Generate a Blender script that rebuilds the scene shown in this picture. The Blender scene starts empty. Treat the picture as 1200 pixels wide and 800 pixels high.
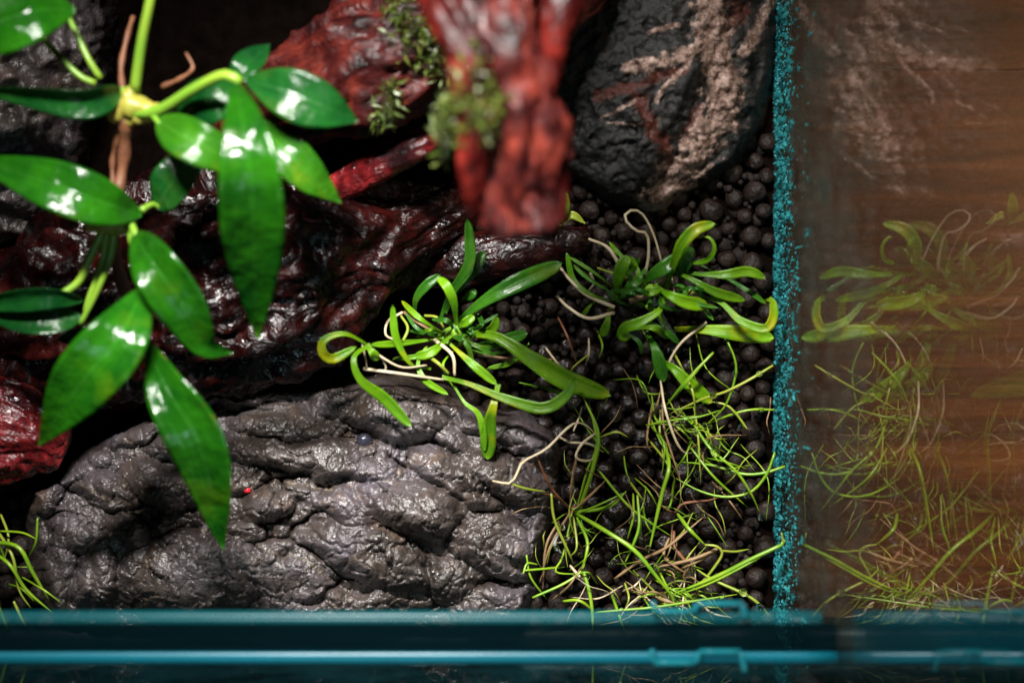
import bpy, math, random, time
_t0 = time.time()
import numpy as np
from mathutils import Vector, Matrix

# ------------------------------------------------------------------ camera, world, lamps
S = 0.0002            # metres for one "u" (u = the unit all lengths below are given in)
D = 1800.0            # camera height above the soil, in u
sc = bpy.context.scene
col = sc.collection
cam_d = bpy.data.cameras.new('camera')
cam = bpy.data.objects.new('camera', cam_d)
col.objects.link(cam)
cam.location = (0, 0, D * S)
cam.rotation_euler = (0, 0, 0)
cam_d.sensor_width = 36
cam_d.lens = 36 * D / 1200
cam_d.clip_start = 0.005
cam_d.clip_end = 20
cam_d.dof.use_dof = True
cam_d.dof.focus_distance = (D - 45) * S
cam_d.dof.aperture_fstop = cam_d.lens / (36 * S * 1000)
sc.camera = cam

w = bpy.data.worlds.new('World')
sc.world = w
w.use_nodes = True
w.node_tree.nodes['Background'].inputs[0].default_value = (0.55, 0.8, 1, 1)
w.node_tree.nodes['Background'].inputs[1].default_value = 0.0006


def area_lamp(name, loc, target, sx, sy, power, color, spread=180):
    l = bpy.data.lights.new(name, 'AREA')
    l.shape = 'RECTANGLE'
    l.size, l.size_y = sx * S, sy * S
    l.energy = power
    l.color = color
    l.spread = math.radians(spread)
    o = bpy.data.objects.new(name, l)
    col.objects.link(o)
    o.location = Vector(loc) * S
    d = (Vector(target) - Vector(loc))
    o.rotation_euler = d.to_track_quat('-Z', 'Y').to_euler()
    return o


area_lamp('tank_lamp', (-260, 820, 1400), (-30, -230, 0), 420, 64, 0.45, (1, 0.97, 0.93), 56)
area_lamp('room_lamp', (1700, 500, 1400), (880, 160, -70), 300, 300, 0.115, (1, 0.66, 0.36), 50)
area_lamp('front_fill', (-260, -760, 1500), (-40, -150, 0), 420, 60, 0.03, (0.95, 0.97, 1), 90)  # added weak fill for what the main lamp leaves dark
sc.view_settings.view_transform = 'Standard'
sc.view_settings.look = 'None'
sc.view_settings.exposure = 0
sc.view_settings.gamma = 1
sc.render.engine = 'CYCLES'
sc.cycles.transparent_max_bounces = 16

rnd = random.Random(7)
npr = np.random.RandomState(7)

# ------------------------------------------------------------------ noise
_perm = npr.permutation(512)
_perm = np.concatenate([_perm, _perm, _perm])
_grad = npr.normal(size=(512, 3))
_grad /= np.linalg.norm(_grad, axis=1)[:, None]


def perlin(p):
    p = np.asarray(p, float)
    i = np.floor(p).astype(int)
    f = p - i
    u = f * f * f * (f * (f * 6 - 15) + 10)
    out = 0
    for a in (0, 1):
        for b in (0, 1):
            for c in (0, 1):
                h = _perm[(_perm[(_perm[(i[:, 0] + a) & 511] + i[:, 1] + b) & 511] + i[:, 2] + c) & 511]
                g = _grad[h]
                d = (g * (f - np.array([a, b, c]))).sum(1)
                wt = (u[:, 0] if a else 1 - u[:, 0]) * (u[:, 1] if b else 1 - u[:, 1]) * (u[:, 2] if c else 1 - u[:, 2])
                out = out + wt * d
    return out * 1.5


def fbm(p, o=4, lac=2.03, g=.5):
    p = np.asarray(p, float)
    s = 0
    a = 1.0
    for k in range(o):
        s = s + a * perlin(p + 17.3 * k)
        p = p * lac
        a *= g
    return s


def ridged(p, o=4, lac=2.1, g=.5):
    p = np.asarray(p, float)
    s = 0
    a = 1.0
    for k in range(o):
        s = s + a * (1 - 2 * np.abs(perlin(p + 31.7 * k)))
        p = p * lac
        a *= g
    return s


def sstep(a, b, x):
    t = np.clip((x - a) / (b - a), 0, 1)
    return t * t * (3 - 2 * t)


# ------------------------------------------------------------------ geometry helpers
def W(px, py, h=0.0):
    """ground plan (px,py; centre 600,400) of a point h above the soil -> metres; plan narrows with height as seen from above"""
    k = (D - h) / D
    return Vector(((px - 600) * k * S, -(py - 400) * k * S, h * S))


def Wn(px, py, h):
    k = (D - h) / D
    return np.stack([(px - 600) * k * S, -(py - 400) * k * S, h * S], 1)


def U(p):
    return [c / S for c in p]


def link(name, me, mat, parent=None, smooth=True):
    o = bpy.data.objects.new(name, me)
    col.objects.link(o)
    if mat is not None and not me.materials:
        me.materials.append(mat)
    if smooth:
        me.polygons.foreach_set('use_smooth', [True] * len(me.polygons))
    if parent is not None:
        o.parent = parent
        o.matrix_parent_inverse = Matrix.Identity(4)
        o.location = -parent.location
    return o


def mesh(name, v, f, uv=None):
    me = bpy.data.meshes.new(name)
    me.from_pydata([tuple(x) for x in v], [], [tuple(int(i) for i in q) for q in f])
    me.update()
    if uv is not None:
        l = me.uv_layers.new(name='UVMap')
        li = np.zeros(len(me.loops), int)
        me.loops.foreach_get('vertex_index', li)
        l.data.foreach_set('uv', np.asarray(uv, float)[li].ravel())
    return me


def tag(o, label, cat=None, group=None, kind=None):
    if label:
        o['label'] = label
    if cat:
        o['category'] = cat
    if group:
        o['group'] = group
    if kind:
        o['kind'] = kind
    return o


def thing(name, loc, label, cat, group=None):
    o = bpy.data.objects.new(name, None)
    col.objects.link(o)
    o.empty_display_size = 0.005
    o.location = loc
    return tag(o, label, cat, group)


def spline(pts, n):
    P = np.asarray(pts, float)
    if len(P) == 2:
        t = np.linspace(0, 1, n)[:, None]
        return P[0] * (1 - t) + P[1] * t
    d = np.r_[0, np.cumsum(np.linalg.norm(np.diff(P[:, :3], axis=0), axis=1) + 1e-6)]
    Q = np.vstack([2 * P[0] - P[1], P, 2 * P[-1] - P[-2]])
    out = []
    for s in np.linspace(0, d[-1], n):
        i = min(max(np.searchsorted(d, s, 'right') - 1, 0), len(P) - 2)
        t = (s - d[i]) / (d[i + 1] - d[i])
        a, b, c, e = Q[i], Q[i + 1], Q[i + 2], Q[i + 3]
        out.append(.5 * ((2 * b) + (-a + c) * t + (2 * a - 5 * b + 4 * c - e) * t * t + (-a + 3 * b - 3 * c + e) * t ** 3))
    return np.array(out)


def ribbon(pts, wfun, n=16, k=5, cup=.25, th=1.2, twist=0, wave=0, tw1=None, base=0):
    """a leaf: closed shell with a curved section along pts (px,py,h); returns verts, faces, uv"""
    sp = spline(pts, n)
    sp = np.array([U(W(*q)) for q in sp])
    T = np.gradient(sp, axis=0)
    T /= np.linalg.norm(T, axis=1)[:, None] + 1e-9
    v, f, uv = [], [], []
    prev = None
    ph = rnd.random() * 6
    for i in range(n):
        t = i / (n - 1)
        s = np.cross(T[i], (0, 0, 1))
        if np.linalg.norm(s) < .25 and prev is not None:
            s = prev
        s = s / (np.linalg.norm(s) + 1e-9)
        if prev is not None and np.dot(s, prev) < 0:
            s = -s
        prev = s
        nn = np.cross(s, T[i])
        if nn[2] < 0:
            nn = -nn
        a = twist if tw1 is None else twist + (tw1 - twist) * t
        ca, sa = math.cos(a), math.sin(a)
        s2, n2 = s * ca + nn * sa, nn * ca - s * sa
        wd = wfun(t) * .5 * (D - sp[i][2]) / D
        for side in (0, 1):
            for j in range(k):
                x = -1 + 2 * j / (k - 1)
                off = cup * wd * abs(x) ** 1.5 + wave * wd * math.sin(ph + t * 9 + x * 2) * abs(x)
                if side:
                    off -= th * (1 - x * x * .85)
                v.append((sp[i] + s2 * wd * x + n2 * off) * S)
                uv.append(((x + 1) / 2, t))
    m = 2 * k
    for i in range(n - 1):
        a, b = i * m, (i + 1) * m
        for j in range(k - 1):
            f.append((a + j, a + j + 1, b + j + 1, b + j))
            f.append((a + k + j + 1, a + k + j, b + k + j, b + k + j + 1))
        f.append((a, b, b + k, a + k))
        f.append((a + k - 1, a + 2 * k - 1, b + 2 * k - 1, b + k - 1))
    f.append(tuple(range(0, k)) + tuple(range(2 * k - 1, k - 1, -1)))
    e = (n - 1) * m
    f.append(tuple(range(e + k - 1, e - 1, -1)) + tuple(range(e + k, e + 2 * k)))
    return v, f, uv


def tube(pts, rfun, n=14, k=6, world=False):
    sp = spline(pts, n)
    if not world:
        sp = np.array([U(W(*q)) for q in sp])
    T = np.gradient(sp, axis=0)
    T /= np.linalg.norm(T, axis=1)[:, None] + 1e-9
    ref = np.array([0.13, 0.27, 1.0])
    v, f, uv = [], [], []
    for i in range(n):
        s = np.cross(T[i], ref)
        s /= np.linalg.norm(s) + 1e-9
        nn = np.cross(s, T[i])
        r = rfun(i / (n - 1)) * (1 if world else (D - sp[i][2]) / D)
        for j in range(k):
            a = 2 * math.pi * j / k
            v.append((sp[i] + (s * math.cos(a) + nn * math.sin(a)) * r) * S)
            uv.append((j / k, i / (n - 1)))
    for i in range(n - 1):
        for j in range(k):
            f.append((i * k + j, i * k + (j + 1) % k, (i + 1) * k + (j + 1) % k, (i + 1) * k + j))
    f.append(tuple(range(k))[::-1])
    f.append(tuple((n - 1) * k + j for j in range(k)))
    return v, f, uv


def boxm(name, x0, x1, y0, y1, z0, z1):
    v = [(x * S, y * S, z * S) for x in (x0, x1) for y in (y0, y1) for z in (z0, z1)]
    f = [(0, 1, 3, 2), (4, 6, 7, 5), (0, 4, 5, 1), (2, 3, 7, 6), (0, 2, 6, 4), (1, 5, 7, 3)]
    return mesh(name, v, f)


# ------------------------------------------------------------------ materials
class NT:
    def __init__(s, name):
        s.m = bpy.data.materials.new(name)
        s.m.use_nodes = True
        s.t = s.m.node_tree
        s.b = s.t.nodes['Principled BSDF']
        s.out = s.t.nodes['Material Output']

    def n(s, typ, **kw):
        nd = s.t.nodes.new(typ)
        for k, v in kw.items():
            if k.startswith('i_'):
                nd.inputs[k[2:].replace('_', ' ')].default_value = v
            else:
                setattr(nd, k, v)
        return nd

    def l(s, a, b):
        s.t.links.new(a, b)

    def coord(s, scale=(1, 1, 1), uv=False):
        c = s.n('ShaderNodeTexCoord')
        m = s.n('ShaderNodeMapping')
        k = 1 if uv else 1 / S / 100
        m.inputs['Scale'].default_value = [x * k for x in scale]
        s.l(c.outputs['UV' if uv else 'Object'], m.inputs[0])
        return m.outputs[0]

    def noise(s, vec, scale, detail=4, rough=.55, dist=0):
        nd = s.n('ShaderNodeTexNoise', i_Scale=scale, i_Detail=detail, i_Roughness=rough, i_Distortion=dist)
        s.l(vec, nd.inputs['Vector'])
        return nd.outputs['Fac']

    def ramp(s, fac, stops):
        r = s.n('ShaderNodeValToRGB')
        e = r.color_ramp.elements
        while len(e) < len(stops):
            e.new(.5)
        for q, (p, c) in zip(e, stops):
            q.position = p
            q.color = tuple(c) + (1,) if len(c) == 3 else c
        s.l(fac, r.inputs[0])
        return r.outputs[0]

    def mix(s, fac, a, b, mode='MIX'):
        m = s.n('ShaderNodeMix', data_type='RGBA', blend_type=mode)
        for sock, x in ((m.inputs[0], fac), (m.inputs[6], a), (m.inputs[7], b)):
            if hasattr(x, 'is_output'):
                s.l(x, sock)
            else:
                sock.default_value = x if not isinstance(x, tuple) else tuple(x) + (1,)
        return m.outputs[2]

    def bump(s, h, strength, dist, prev=None):
        b = s.n('ShaderNodeBump', i_Strength=strength, i_Distance=dist * S)
        s.l(h, b.inputs['Height'])
        if prev is not None:
            s.l(prev, b.inputs['Normal'])
        return b.outputs[0]

    def set(s, **kw):
        for k, v in kw.items():
            sock = s.b.inputs[k.replace('_', ' ')]
            if hasattr(v, 'is_output'):
                s.l(v, sock)
            else:
                sock.default_value = tuple(v) + (1,) if isinstance(v, tuple) and len(v) == 3 else v
        return s


def leaf_mat(name, dark, light, edge=None, rough=.28, trans=.2, rib=.6, veins=True, rb=.35):
    t = NT(name)
    uv = t.coord((1, 1, 1), uv=True)
    ob = t.coord()
    sep = t.n('ShaderNodeSeparateXYZ')
    t.l(uv, sep.inputs[0])
    big = t.noise(ob, 2.2, 3)
    c = t.mix(t.ramp(big, [(.3, (0, 0, 0)), (.7, (1, 1, 1))]), dark, light)
    # mid rib
    d = t.n('ShaderNodeMath', operation='SUBTRACT')
    t.l(sep.outputs[0], d.inputs[0])
    d.inputs[1].default_value = .5
    a = t.n('ShaderNodeMath', operation='ABSOLUTE')
    t.l(d.outputs[0], a.inputs[0])
    ribf = t.ramp(a.outputs[0], [(0, (rib, rib, rib)), (.035, (0, 0, 0))])
    c = t.mix(ribf, c, tuple(min(1, x * 1.5 + .02) for x in light))
    if edge:
        sp = t.noise(ob, 6, 3)
        ef = t.ramp(a.outputs[0], [(.38, (0, 0, 0)), (.5, (1, 1, 1))])
        sf = t.ramp(sp, [(.55, (0, 0, 0)), (.68, (1, 1, 1))])
        m = t.mix(1.0, ef, sf, 'MULTIPLY')
        c = t.mix(m, c, edge)
    bl = t.ramp(t.noise(ob, 1.7, 4, .6, .3), [(.56, (0, 0, 0)), (.72, (.55,) * 3)])
    c = t.mix(bl, c, tuple(x * q for x, q in zip(light, (3.2, 1.05, .8))))
    dk = t.ramp(t.noise(t.coord((16, 1.5, 1), uv=True), 1.0, 4, .65), [(.3, (.5,) * 3), (.62, (1, 1, 1))])
    c = t.mix(.6, c, dk, 'MULTIPLY')
    hsv = t.n('ShaderNodeHueSaturation')
    oi = t.n('ShaderNodeObjectInfo')
    mr = t.n('ShaderNodeMapRange')
    mr.inputs[3].default_value = .75
    mr.inputs[4].default_value = 1.25
    t.l(oi.outputs['Random'], mr.inputs[0])
    t.l(mr.outputs[0], hsv.inputs['Value'])
    t.l(c, hsv.inputs['Color'])
    c = hsv.outputs[0]
    rr = t.ramp(t.noise(ob, 9, 3), [(.3, (rough * .7,) * 3), (.75, (rough * 1.5,) * 3)])
    uv2 = t.coord((22, 1.2, 1), uv=True)
    fine = t.noise(uv2, 1.0, 2)
    b = t.bump(fine, .25 if veins else .12, 3)
    b = t.bump(ribf, .5, 2.5, b)
    b = t.bump(t.noise(ob, 3.6, 2.5), rb * 1.1, 13, b)
    b = t.bump(t.noise(ob, 24, 2), .14, 2, b)
    t.set(Base_Color=c, Roughness=rr, Normal=b, IOR=1.45)
    tr = t.n('ShaderNodeBsdfTranslucent')
    t.l(c, tr.inputs[0])
    mx = t.n('ShaderNodeMixShader')
    mx.inputs[0].default_value = trans
    t.l(t.b.outputs[0], mx.inputs[1])
    t.l(tr.outputs[0], mx.inputs[2])
    t.l(mx.outputs[0], t.out.inputs[0])
    return t.m


def simple_mat(name, c1, c2, scale=3, rough=.5, bump=.3, bd=2, bs=10, stretch=(1, 1, 1), uv=False, spec=.5):
    t = NT(name)
    v = t.coord(stretch, uv)
    c = t.mix(t.ramp(t.noise(v, scale), [(.3, (0, 0, 0)), (.7, (1, 1, 1))]), c1, c2)
    t.set(Base_Color=c, Roughness=rough, Normal=t.bump(t.noise(v, bs), bump, bd))
    t.b.inputs['Specular IOR Level'].default_value = spec
    return t.m


def stone_mat(name, attr=False):
    t = NT(name)
    v = t.coord()
    n1 = t.noise(v, 1.3, 6, .6, .4)
    c = t.ramp(n1, [(.28, (.015, .012, .010)), (.48, (.058, .046, .041)), (.64, (.10, .087, .092)), (.8, (.17, .13, .09))])
    n2 = t.noise(v, 14, 5, .7)
    c = t.mix(t.ramp(n2, [(.35, (.55,) * 3), (.5, (1,) * 3), (.7, (1.35,) * 3)]), c, c)
    mlt = t.mix(.75, c, t.ramp(n2, [(.32, (.3,) * 3), (.52, (.8,) * 3), (.75, (1, 1, 1))]), 'MULTIPLY')
    # rusty film and lilac-grey patches that belong to the stone
    rf = t.ramp(t.noise(v, 2.6, 5, .65, .6), [(.55, (0, 0, 0)), (.72, (.6, .6, .6))])
    c = t.mix(rf, mlt, (.10, .062, .035))
    tn = t.ramp(t.noise(v, .9, 3, .5, .5), [(.35, (.72, .66, .62)), (.5, (1, .97, .95)), (.66, (1.0, .98, 1.12))])
    c = t.mix(.9, c, tn, 'MULTIPLY')
    if attr:
        at = t.n('ShaderNodeAttribute', attribute_name='crack')
        c = t.mix(at.outputs['Fac'], c, (.16, .125, .085))
    vor = t.n('ShaderNodeTexVoronoi', i_Scale=34.0)
    t.l(v, vor.inputs['Vector'])
    b = t.bump(t.noise(v, 12, 5, .62), .28, 2.5)
    b = t.bump(t.noise(v, 40, 1.5, .6), .95, 1.6, b)
    rr = t.ramp(t.noise(v, 6, 5, .7), [(.3, (.22,) * 3), (.55, (.38,) * 3), (.75, (.6,) * 3)])
    t.set(Base_Color=c, Roughness=rr, Normal=b, IOR=1.5)
    t.b.inputs['Specular IOR Level'].default_value = .65
    return t.m


def vein_stone_mat(name):
    t = NT(name)
    v = t.coord()
    c = t.ramp(t.noise(v, 3, 6, .65), [(.3, (.003, .003, .0028)), (.55, (.010, .0098, .009)), (.8, (.03, .027, .022))])
    a1 = t.n('ShaderNodeAttribute', attribute_name='quartz')
    a2 = t.n('ShaderNodeAttribute', attribute_name='rust')
    q = t.ramp(t.noise(v, 9, 5, .7), [(.3, (.02, .008, .005)), (.45, (.11, .065, .05)), (.6, (.25, .175, .145)), (.78, (.42, .33, .28))])
    c = t.mix(a2.outputs['Fac'], c, (.045, .010, .006))
    c = t.mix(a1.outputs['Fac'], c, q)
    b = t.bump(t.noise(v, 6, 8, .7), .7, 6)
    b = t.bump(t.noise(v, 32, 4, .7), .5, 1.6, b)
    t.set(Base_Color=c, Roughness=.5, Normal=b)
    t.b.inputs['Specular IOR Level'].default_value = .3
    return t.m


def wood_mat(name, c0, c1, c2, rough=.3, k=1.0, spec=.5):
    t = NT(name)
    uv = t.coord((5 * k, 1.2 * k, 1), uv=True)
    ob = t.coord()
    fib = t.noise(uv, 2.4, 4, .6, .8)
    blot = t.noise(ob, 2.2, 5, .65)
    m = t.mix(.55, t.ramp(fib, [(.25, (0, 0, 0)), (.75, (1, 1, 1))]), t.ramp(blot, [(.3, (0, 0, 0)), (.7, (1, 1, 1))]))
    c = t.ramp(m, [(.22, c0), (.5, c1), (.82, c2)])
    b = t.bump(fib, .8, 7)
    b = t.bump(t.noise(ob, 13, 2.5, .6), .5, 2.6, b)
    rr = t.ramp(t.noise(ob, 5, 4, .7), [(.35, (rough * .6,) * 3), (.7, (rough * 1.8,) * 3)])
    t.set(Base_Color=c, Roughness=rr, Normal=b)
    t.b.inputs['Specular IOR Level'].default_value = spec
    return t.m


def glass_mat(name, tint, haze=0.0, hcol=(.2, .3, .3), amount=1.0):
    """clear pane: what lies behind shows through, mirror reflection grows towards grazing view (Schlick)"""
    t = NT(name)
    g = t.n('ShaderNodeNewGeometry')
    dt = t.n('ShaderNodeVectorMath', operation='DOT_PRODUCT')
    t.l(g.outputs['Incoming'], dt.inputs[0])
    t.l(g.outputs['Normal'], dt.inputs[1])
    ab = t.n('ShaderNodeMath', operation='ABSOLUTE')
    t.l(dt.outputs['Value'], ab.inputs[0])
    s1 = t.n('ShaderNodeMath', operation='SUBTRACT')
    s1.inputs[0].default_value = 1
    t.l(ab.outputs[0], s1.inputs[1])
    p = t.n('ShaderNodeMath', operation='POWER')
    t.l(s1.outputs[0], p.inputs[0])
    p.inputs[1].default_value = 5
    ma = t.n('ShaderNodeMath', operation='MULTIPLY_ADD')
    t.l(p.outputs[0], ma.inputs[0])
    ma.inputs[1].default_value = .96 * amount
    ma.inputs[2].default_value = .04 * amount
    tr = t.n('ShaderNodeBsdfTransparent')
    tr.inputs[0].default_value = tint + (1,)
    gl = t.n('ShaderNodeBsdfGlossy')
    gl.inputs['Roughness'].default_value = 0.0
    mx = t.n('ShaderNodeMixShader')
    t.l(ma.outputs[0], mx.inputs[0])
    t.l(tr.outputs[0], mx.inputs[1])
    t.l(gl.outputs[0], mx.inputs[2])
    last = mx.outputs[0]
    if haze:
        df = t.n('ShaderNodeBsdfDiffuse')
        df.inputs[0].default_value = hcol + (1,)
        m2 = t.n('ShaderNodeMixShader')
        v = t.coord()
        r = t.ramp(t.noise(v, 1.6, 5, .65), [(.3, (0,) * 3), (.75, (haze,) * 3)])
        t.l(r, m2.inputs[0])
        t.l(last, m2.inputs[1])
        t.l(df.outputs[0], m2.inputs[2])
        last = m2.outputs[0]
    t.l(last, t.out.inputs[0])
    return t.m


def see_through(name, colr, alpha, rough=.25, spec=.15):
    t = NT(name)
    v = t.coord((.15, 3, 1))
    c = t.mix(t.noise(v, 2, 4), tuple(x * .65 for x in colr), colr)
    t.set(Base_Color=c, Roughness=rough)
    t.b.inputs['Specular IOR Level'].default_value = spec
    tr = t.n('ShaderNodeBsdfTransparent')
    mx = t.n('ShaderNodeMixShader')
    al = t.n('ShaderNodeMapRange')
    al.inputs[3].default_value = alpha * .7
    al.inputs[4].default_value = min(1, alpha * 1.3)
    t.l(t.noise(t.coord((.35, 1, 1)), 3, 5, .7), al.inputs[0])
    t.l(al.outputs[0], mx.inputs[0])
    t.l(tr.outputs[0], mx.inputs[1])
    t.l(t.b.outputs[0], mx.inputs[2])
    t.l(mx.outputs[0], t.out.inputs[0])
    return t.m


M = {}
M['leaf'] = leaf_mat('broad_leaf', (.004, .055, .003), (.019, .135, .004), None, .17, .12, .3)
M['leaf_spotted'] = leaf_mat('spotted_broad_leaf', (.004, .055, .003), (.019, .135, .004), (.16, .15, .02), .17, .12, .3)
M['leaf_bright'] = leaf_mat('young_broad_leaf', (.014, .11, .005), (.05, .21, .008), None, .22, .2, .45)
M['leaf_dark'] = leaf_mat('old_broad_leaf', (.003, .04, .008), (.010, .09, .010), None, .22, .12, .35)
M['blade'] = leaf_mat('grass_blade', (.06, .19, .004), (.17, .36, .006), None, .27, .25, .25, True, .15)
M['blade_dark'] = leaf_mat('dark_grass_blade', (.012, .075, .005), (.045, .17, .008), None, .27, .2, .25, True, .15)
M['thin'] = simple_mat('hair_grass', (.075, .20, .005), (.20, .31, .012), 3, .35, .2, 1, 8)
M['thin_yellow'] = simple_mat('yellow_hair_grass', (.24, .26, .03), (.17, .24, .015), 3, .4, .2, 1, 8)
M['root'] = simple_mat('pale_root', (.50, .42, .28), (.32, .24, .14), 4, .5, .3, 1, 10)
M['straw'] = simple_mat('dead_straw', (.13, .065, .028), (.22, .14, .06), 5, .6, .4, 1, 12)
M['brown'] = simple_mat('dead_brown_stem', (.10, .035, .015), (.20, .08, .035), 5, .55, .5, 2, 12)
M['stem'] = simple_mat('green_stem', (.11, .28, .02), (.22, .34, .03), 2, .35, .2, 2, 5)
M['node'] = simple_mat('yellow_node', (.24, .26, .03), (.34, .27, .05), 3, .4, .4, 3, 6)
M['stone'] = stone_mat('wet_grey_stone', True)
M['stone2'] = stone_mat('grey_stone')
M['vein'] = vein_stone_mat('veined_stone')
M['wood_dark'] = wood_mat('wet_dark_wood', (.001, .0004, .0004), (.007, .001, .0009), (.034, .004, .003), .27, spec=.35)
M['wood_red'] = wood_mat('wet_red_wood', (.012, .001, .001), (.075, .005, .006), (.22, .016, .018), .17, 1.6)
M['wood_brown'] = wood_mat('wet_brown_red_wood', (.003, .0015, .0015), (.035, .005, .0045), (.13, .02, .012), .36, spec=.18)
M['wood_pink'] = wood_mat('bare_red_wood', (.005, .0006, .0006), (.028, .002, .0016), (.13, .012, .008), .36, .6, .16)
M['moss'] = simple_mat('moss_green', (.022, .045, .004), (.07, .085, .012), 6, .4, .3, 1, 10)
M['soil_wet'] = simple_mat('wet_soil_pellet', (.004, .0025, .002), (.015, .0085, .007), 1.3, .26, .35, 14, 2.6, (100, 100, 100))
M['soil'] = simple_mat('damp_soil_pellet', (.005, .0028, .0022), (.019, .011, .008), 1.3, .5, .32, 14, 2.2, (100, 100, 100), spec=.22)
M['soil_mass'] = simple_mat('soil_pellet_mass', (.005, .003, .0025), (.014, .009, .007), 8, .7, .9, 2, 26, spec=.2)
M['bed'] = simple_mat('soil_bed', (.002, .0014, .001), (.005, .003, .0025), 6, 1.0, .5, 3, 16, spec=0)
M['table'] = None
M['glass'] = glass_mat('pane_glass', (.93, .97, .96), .02, (.22, .26, .22), 1.25)
M['glass_front'] = glass_mat('front_pane_glass', (.75, .92, .93), .06, (.03, .16, .19), .5)
M['cyan'] = simple_mat('turquoise_light_fleck', (.003, .05, .065), (.05, .36, .40), 22, .4, .2, 1, 10)  # light on the pane foot put into turquoise colour
def light_band_mat():  # lit frosted foot of the pane, its light put into the colour
    t = NT('frosted_turquoise_light')
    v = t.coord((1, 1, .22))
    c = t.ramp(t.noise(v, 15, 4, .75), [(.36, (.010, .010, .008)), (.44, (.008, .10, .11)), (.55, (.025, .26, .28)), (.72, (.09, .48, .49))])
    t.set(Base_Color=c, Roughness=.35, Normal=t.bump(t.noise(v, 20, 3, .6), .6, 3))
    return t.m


M['light_band'] = light_band_mat()
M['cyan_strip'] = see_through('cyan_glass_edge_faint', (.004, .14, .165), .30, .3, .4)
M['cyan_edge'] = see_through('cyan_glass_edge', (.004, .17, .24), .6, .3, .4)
M['cyan_clip'] = see_through('cyan_clip_glass', (.012, .19, .23), .5)
M['haze_patch'] = see_through('painted_haze', (.085, .11, .09), .06, .6)  # blurred reflection haze on the pane put into a translucent colour
M['rail'] = see_through('dark_rail_glass', (.001, .006, .008), .9, .5, 0)
M['teal'] = see_through('teal_reflection', (.002, .075, .11), .85, .3)  # teal of the mirrored brace put into the colour of an added strip
M['seal'] = simple_mat('dark_sealant', (.004, .02, .024), (.008, .035, .04), 3, .5, .2, 2, 6)
M['red'] = simple_mat('red_speck', (.7, .01, .02), (.5, .01, .02), 3, .3, .1, 1, 5)
M['clear'] = see_through('clear_plastic', (.55, .6, .58), .35, .1)


def drop_mat():
    t = NT('water_drop')
    t.set(Base_Color=(.95, 1, .97), Roughness=.02, IOR=1.33)
    t.b.inputs['Transmission Weight'].default_value = 1
    return t.m


M['drop'] = drop_mat()


def table_mat():
    t = NT('table_wood')
    v = t.coord((.12, 1.6, 1))
    g = t.noise(v, 1.5, 8, .7, .5)
    g2 = t.noise(v, 9, 5, .7)
    c = t.ramp(g, [(.25, (.03, .007, .002)), (.5, (.14, .037, .009)), (.75, (.30, .09, .019))])
    c = t.mix(.5, c, t.ramp(g2, [(.3, (.35,) * 3), (.7, (1, 1, 1))]), 'MULTIPLY')
    t.set(Base_Color=c, Roughness=.45, Normal=t.bump(g2, .4, 3))
    return t.m


M['table'] = table_mat()

# ------------------------------------------------------------------ the setting: soil bed, table board
GX, FY = 312.0, -347.0      # inner face of the side pane (x) and of the front pane (y)


def bed_height(px, py):
    return 30 * np.exp(-(((px - 735) / 85) ** 2 + ((py - 500) / 110) ** 2)) - 6 + 3 * np.sin(px * .03) * np.cos(py * .025)


gx = np.linspace(-1000, GX - 2, 140)
gy = np.linspace(FY + 3, 700, 120)
X, Y = np.meshgrid(gx, gy)
PX, PY = X.ravel() + 600, 400 - Y.ravel()
H = bed_height(PX, PY) - 16 + 3 * perlin(np.stack([PX * .05, PY * .05, PX * 0], 1))
me = mesh('soil_bed', np.stack([X.ravel(), Y.ravel(), H], 1) * S,
          [(j * 140 + i, j * 140 + i + 1, (j + 1) * 140 + i + 1, (j + 1) * 140 + i) for j in range(119) for i in range(139)])
o = link('soil_bed', me, M['bed'])
tag(o, 'black damp soil under the round pellets', None, None, 'structure')
o = link('tank_floor', boxm('tank_floor', -1000, GX + 16, FY - 16, 700, -64, -40), M['seal'], smooth=False)
tag(o, 'dark glass floor under the soil', None, None, 'structure')
for k, (y0, y1) in enumerate(((-335, 330), (331, 820))):
    if k == 0:
        tb = thing('table', (0, 0, -90 * S), 'orange brown wooden table boards beyond the glass side pane', 'table')
    link('board', boxm('board', GX + 40 - 2000, GX + 1500, y0, y1, -110, -70), M['table'], tb, smooth=False)


# ------------------------------------------------------------------ stones
def poly_sdf(px, py, poly):
    P = np.asarray(poly, float)
    d = np.full(px.shape, 1e9)
    ins = np.zeros(px.shape, bool)
    for i in range(len(P)):
        a, b = P[i], P[(i + 1) % len(P)]
        e = b - a
        t = np.clip(((px - a[0]) * e[0] + (py - a[1]) * e[1]) / (e @ e), 0, 1)
        d = np.minimum(d, np.hypot(px - a[0] - t * e[0], py - a[1] - t * e[1]))
        c = ((a[1] > py) != (b[1] > py)) & (px < (b[0] - a[0]) * (py - a[1]) / (b[1] - a[1] + 1e-12) + a[0])
        ins ^= c
    return np.where(ins, d, -d)


def line_dist(px, py, pts):
    d = np.full(px.shape, 1e9)
    for a, b in zip(np.asarray(pts, float)[:-1], np.asarray(pts, float)[1:]):
        e = b - a
        t = np.clip(((px - a[0]) * e[0] + (py - a[1]) * e[1]) / (e @ e), 0, 1)
        d = np.minimum(d, np.hypot(px - a[0] - t * e[0], py - a[1] - t * e[1]))
    return d


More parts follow.
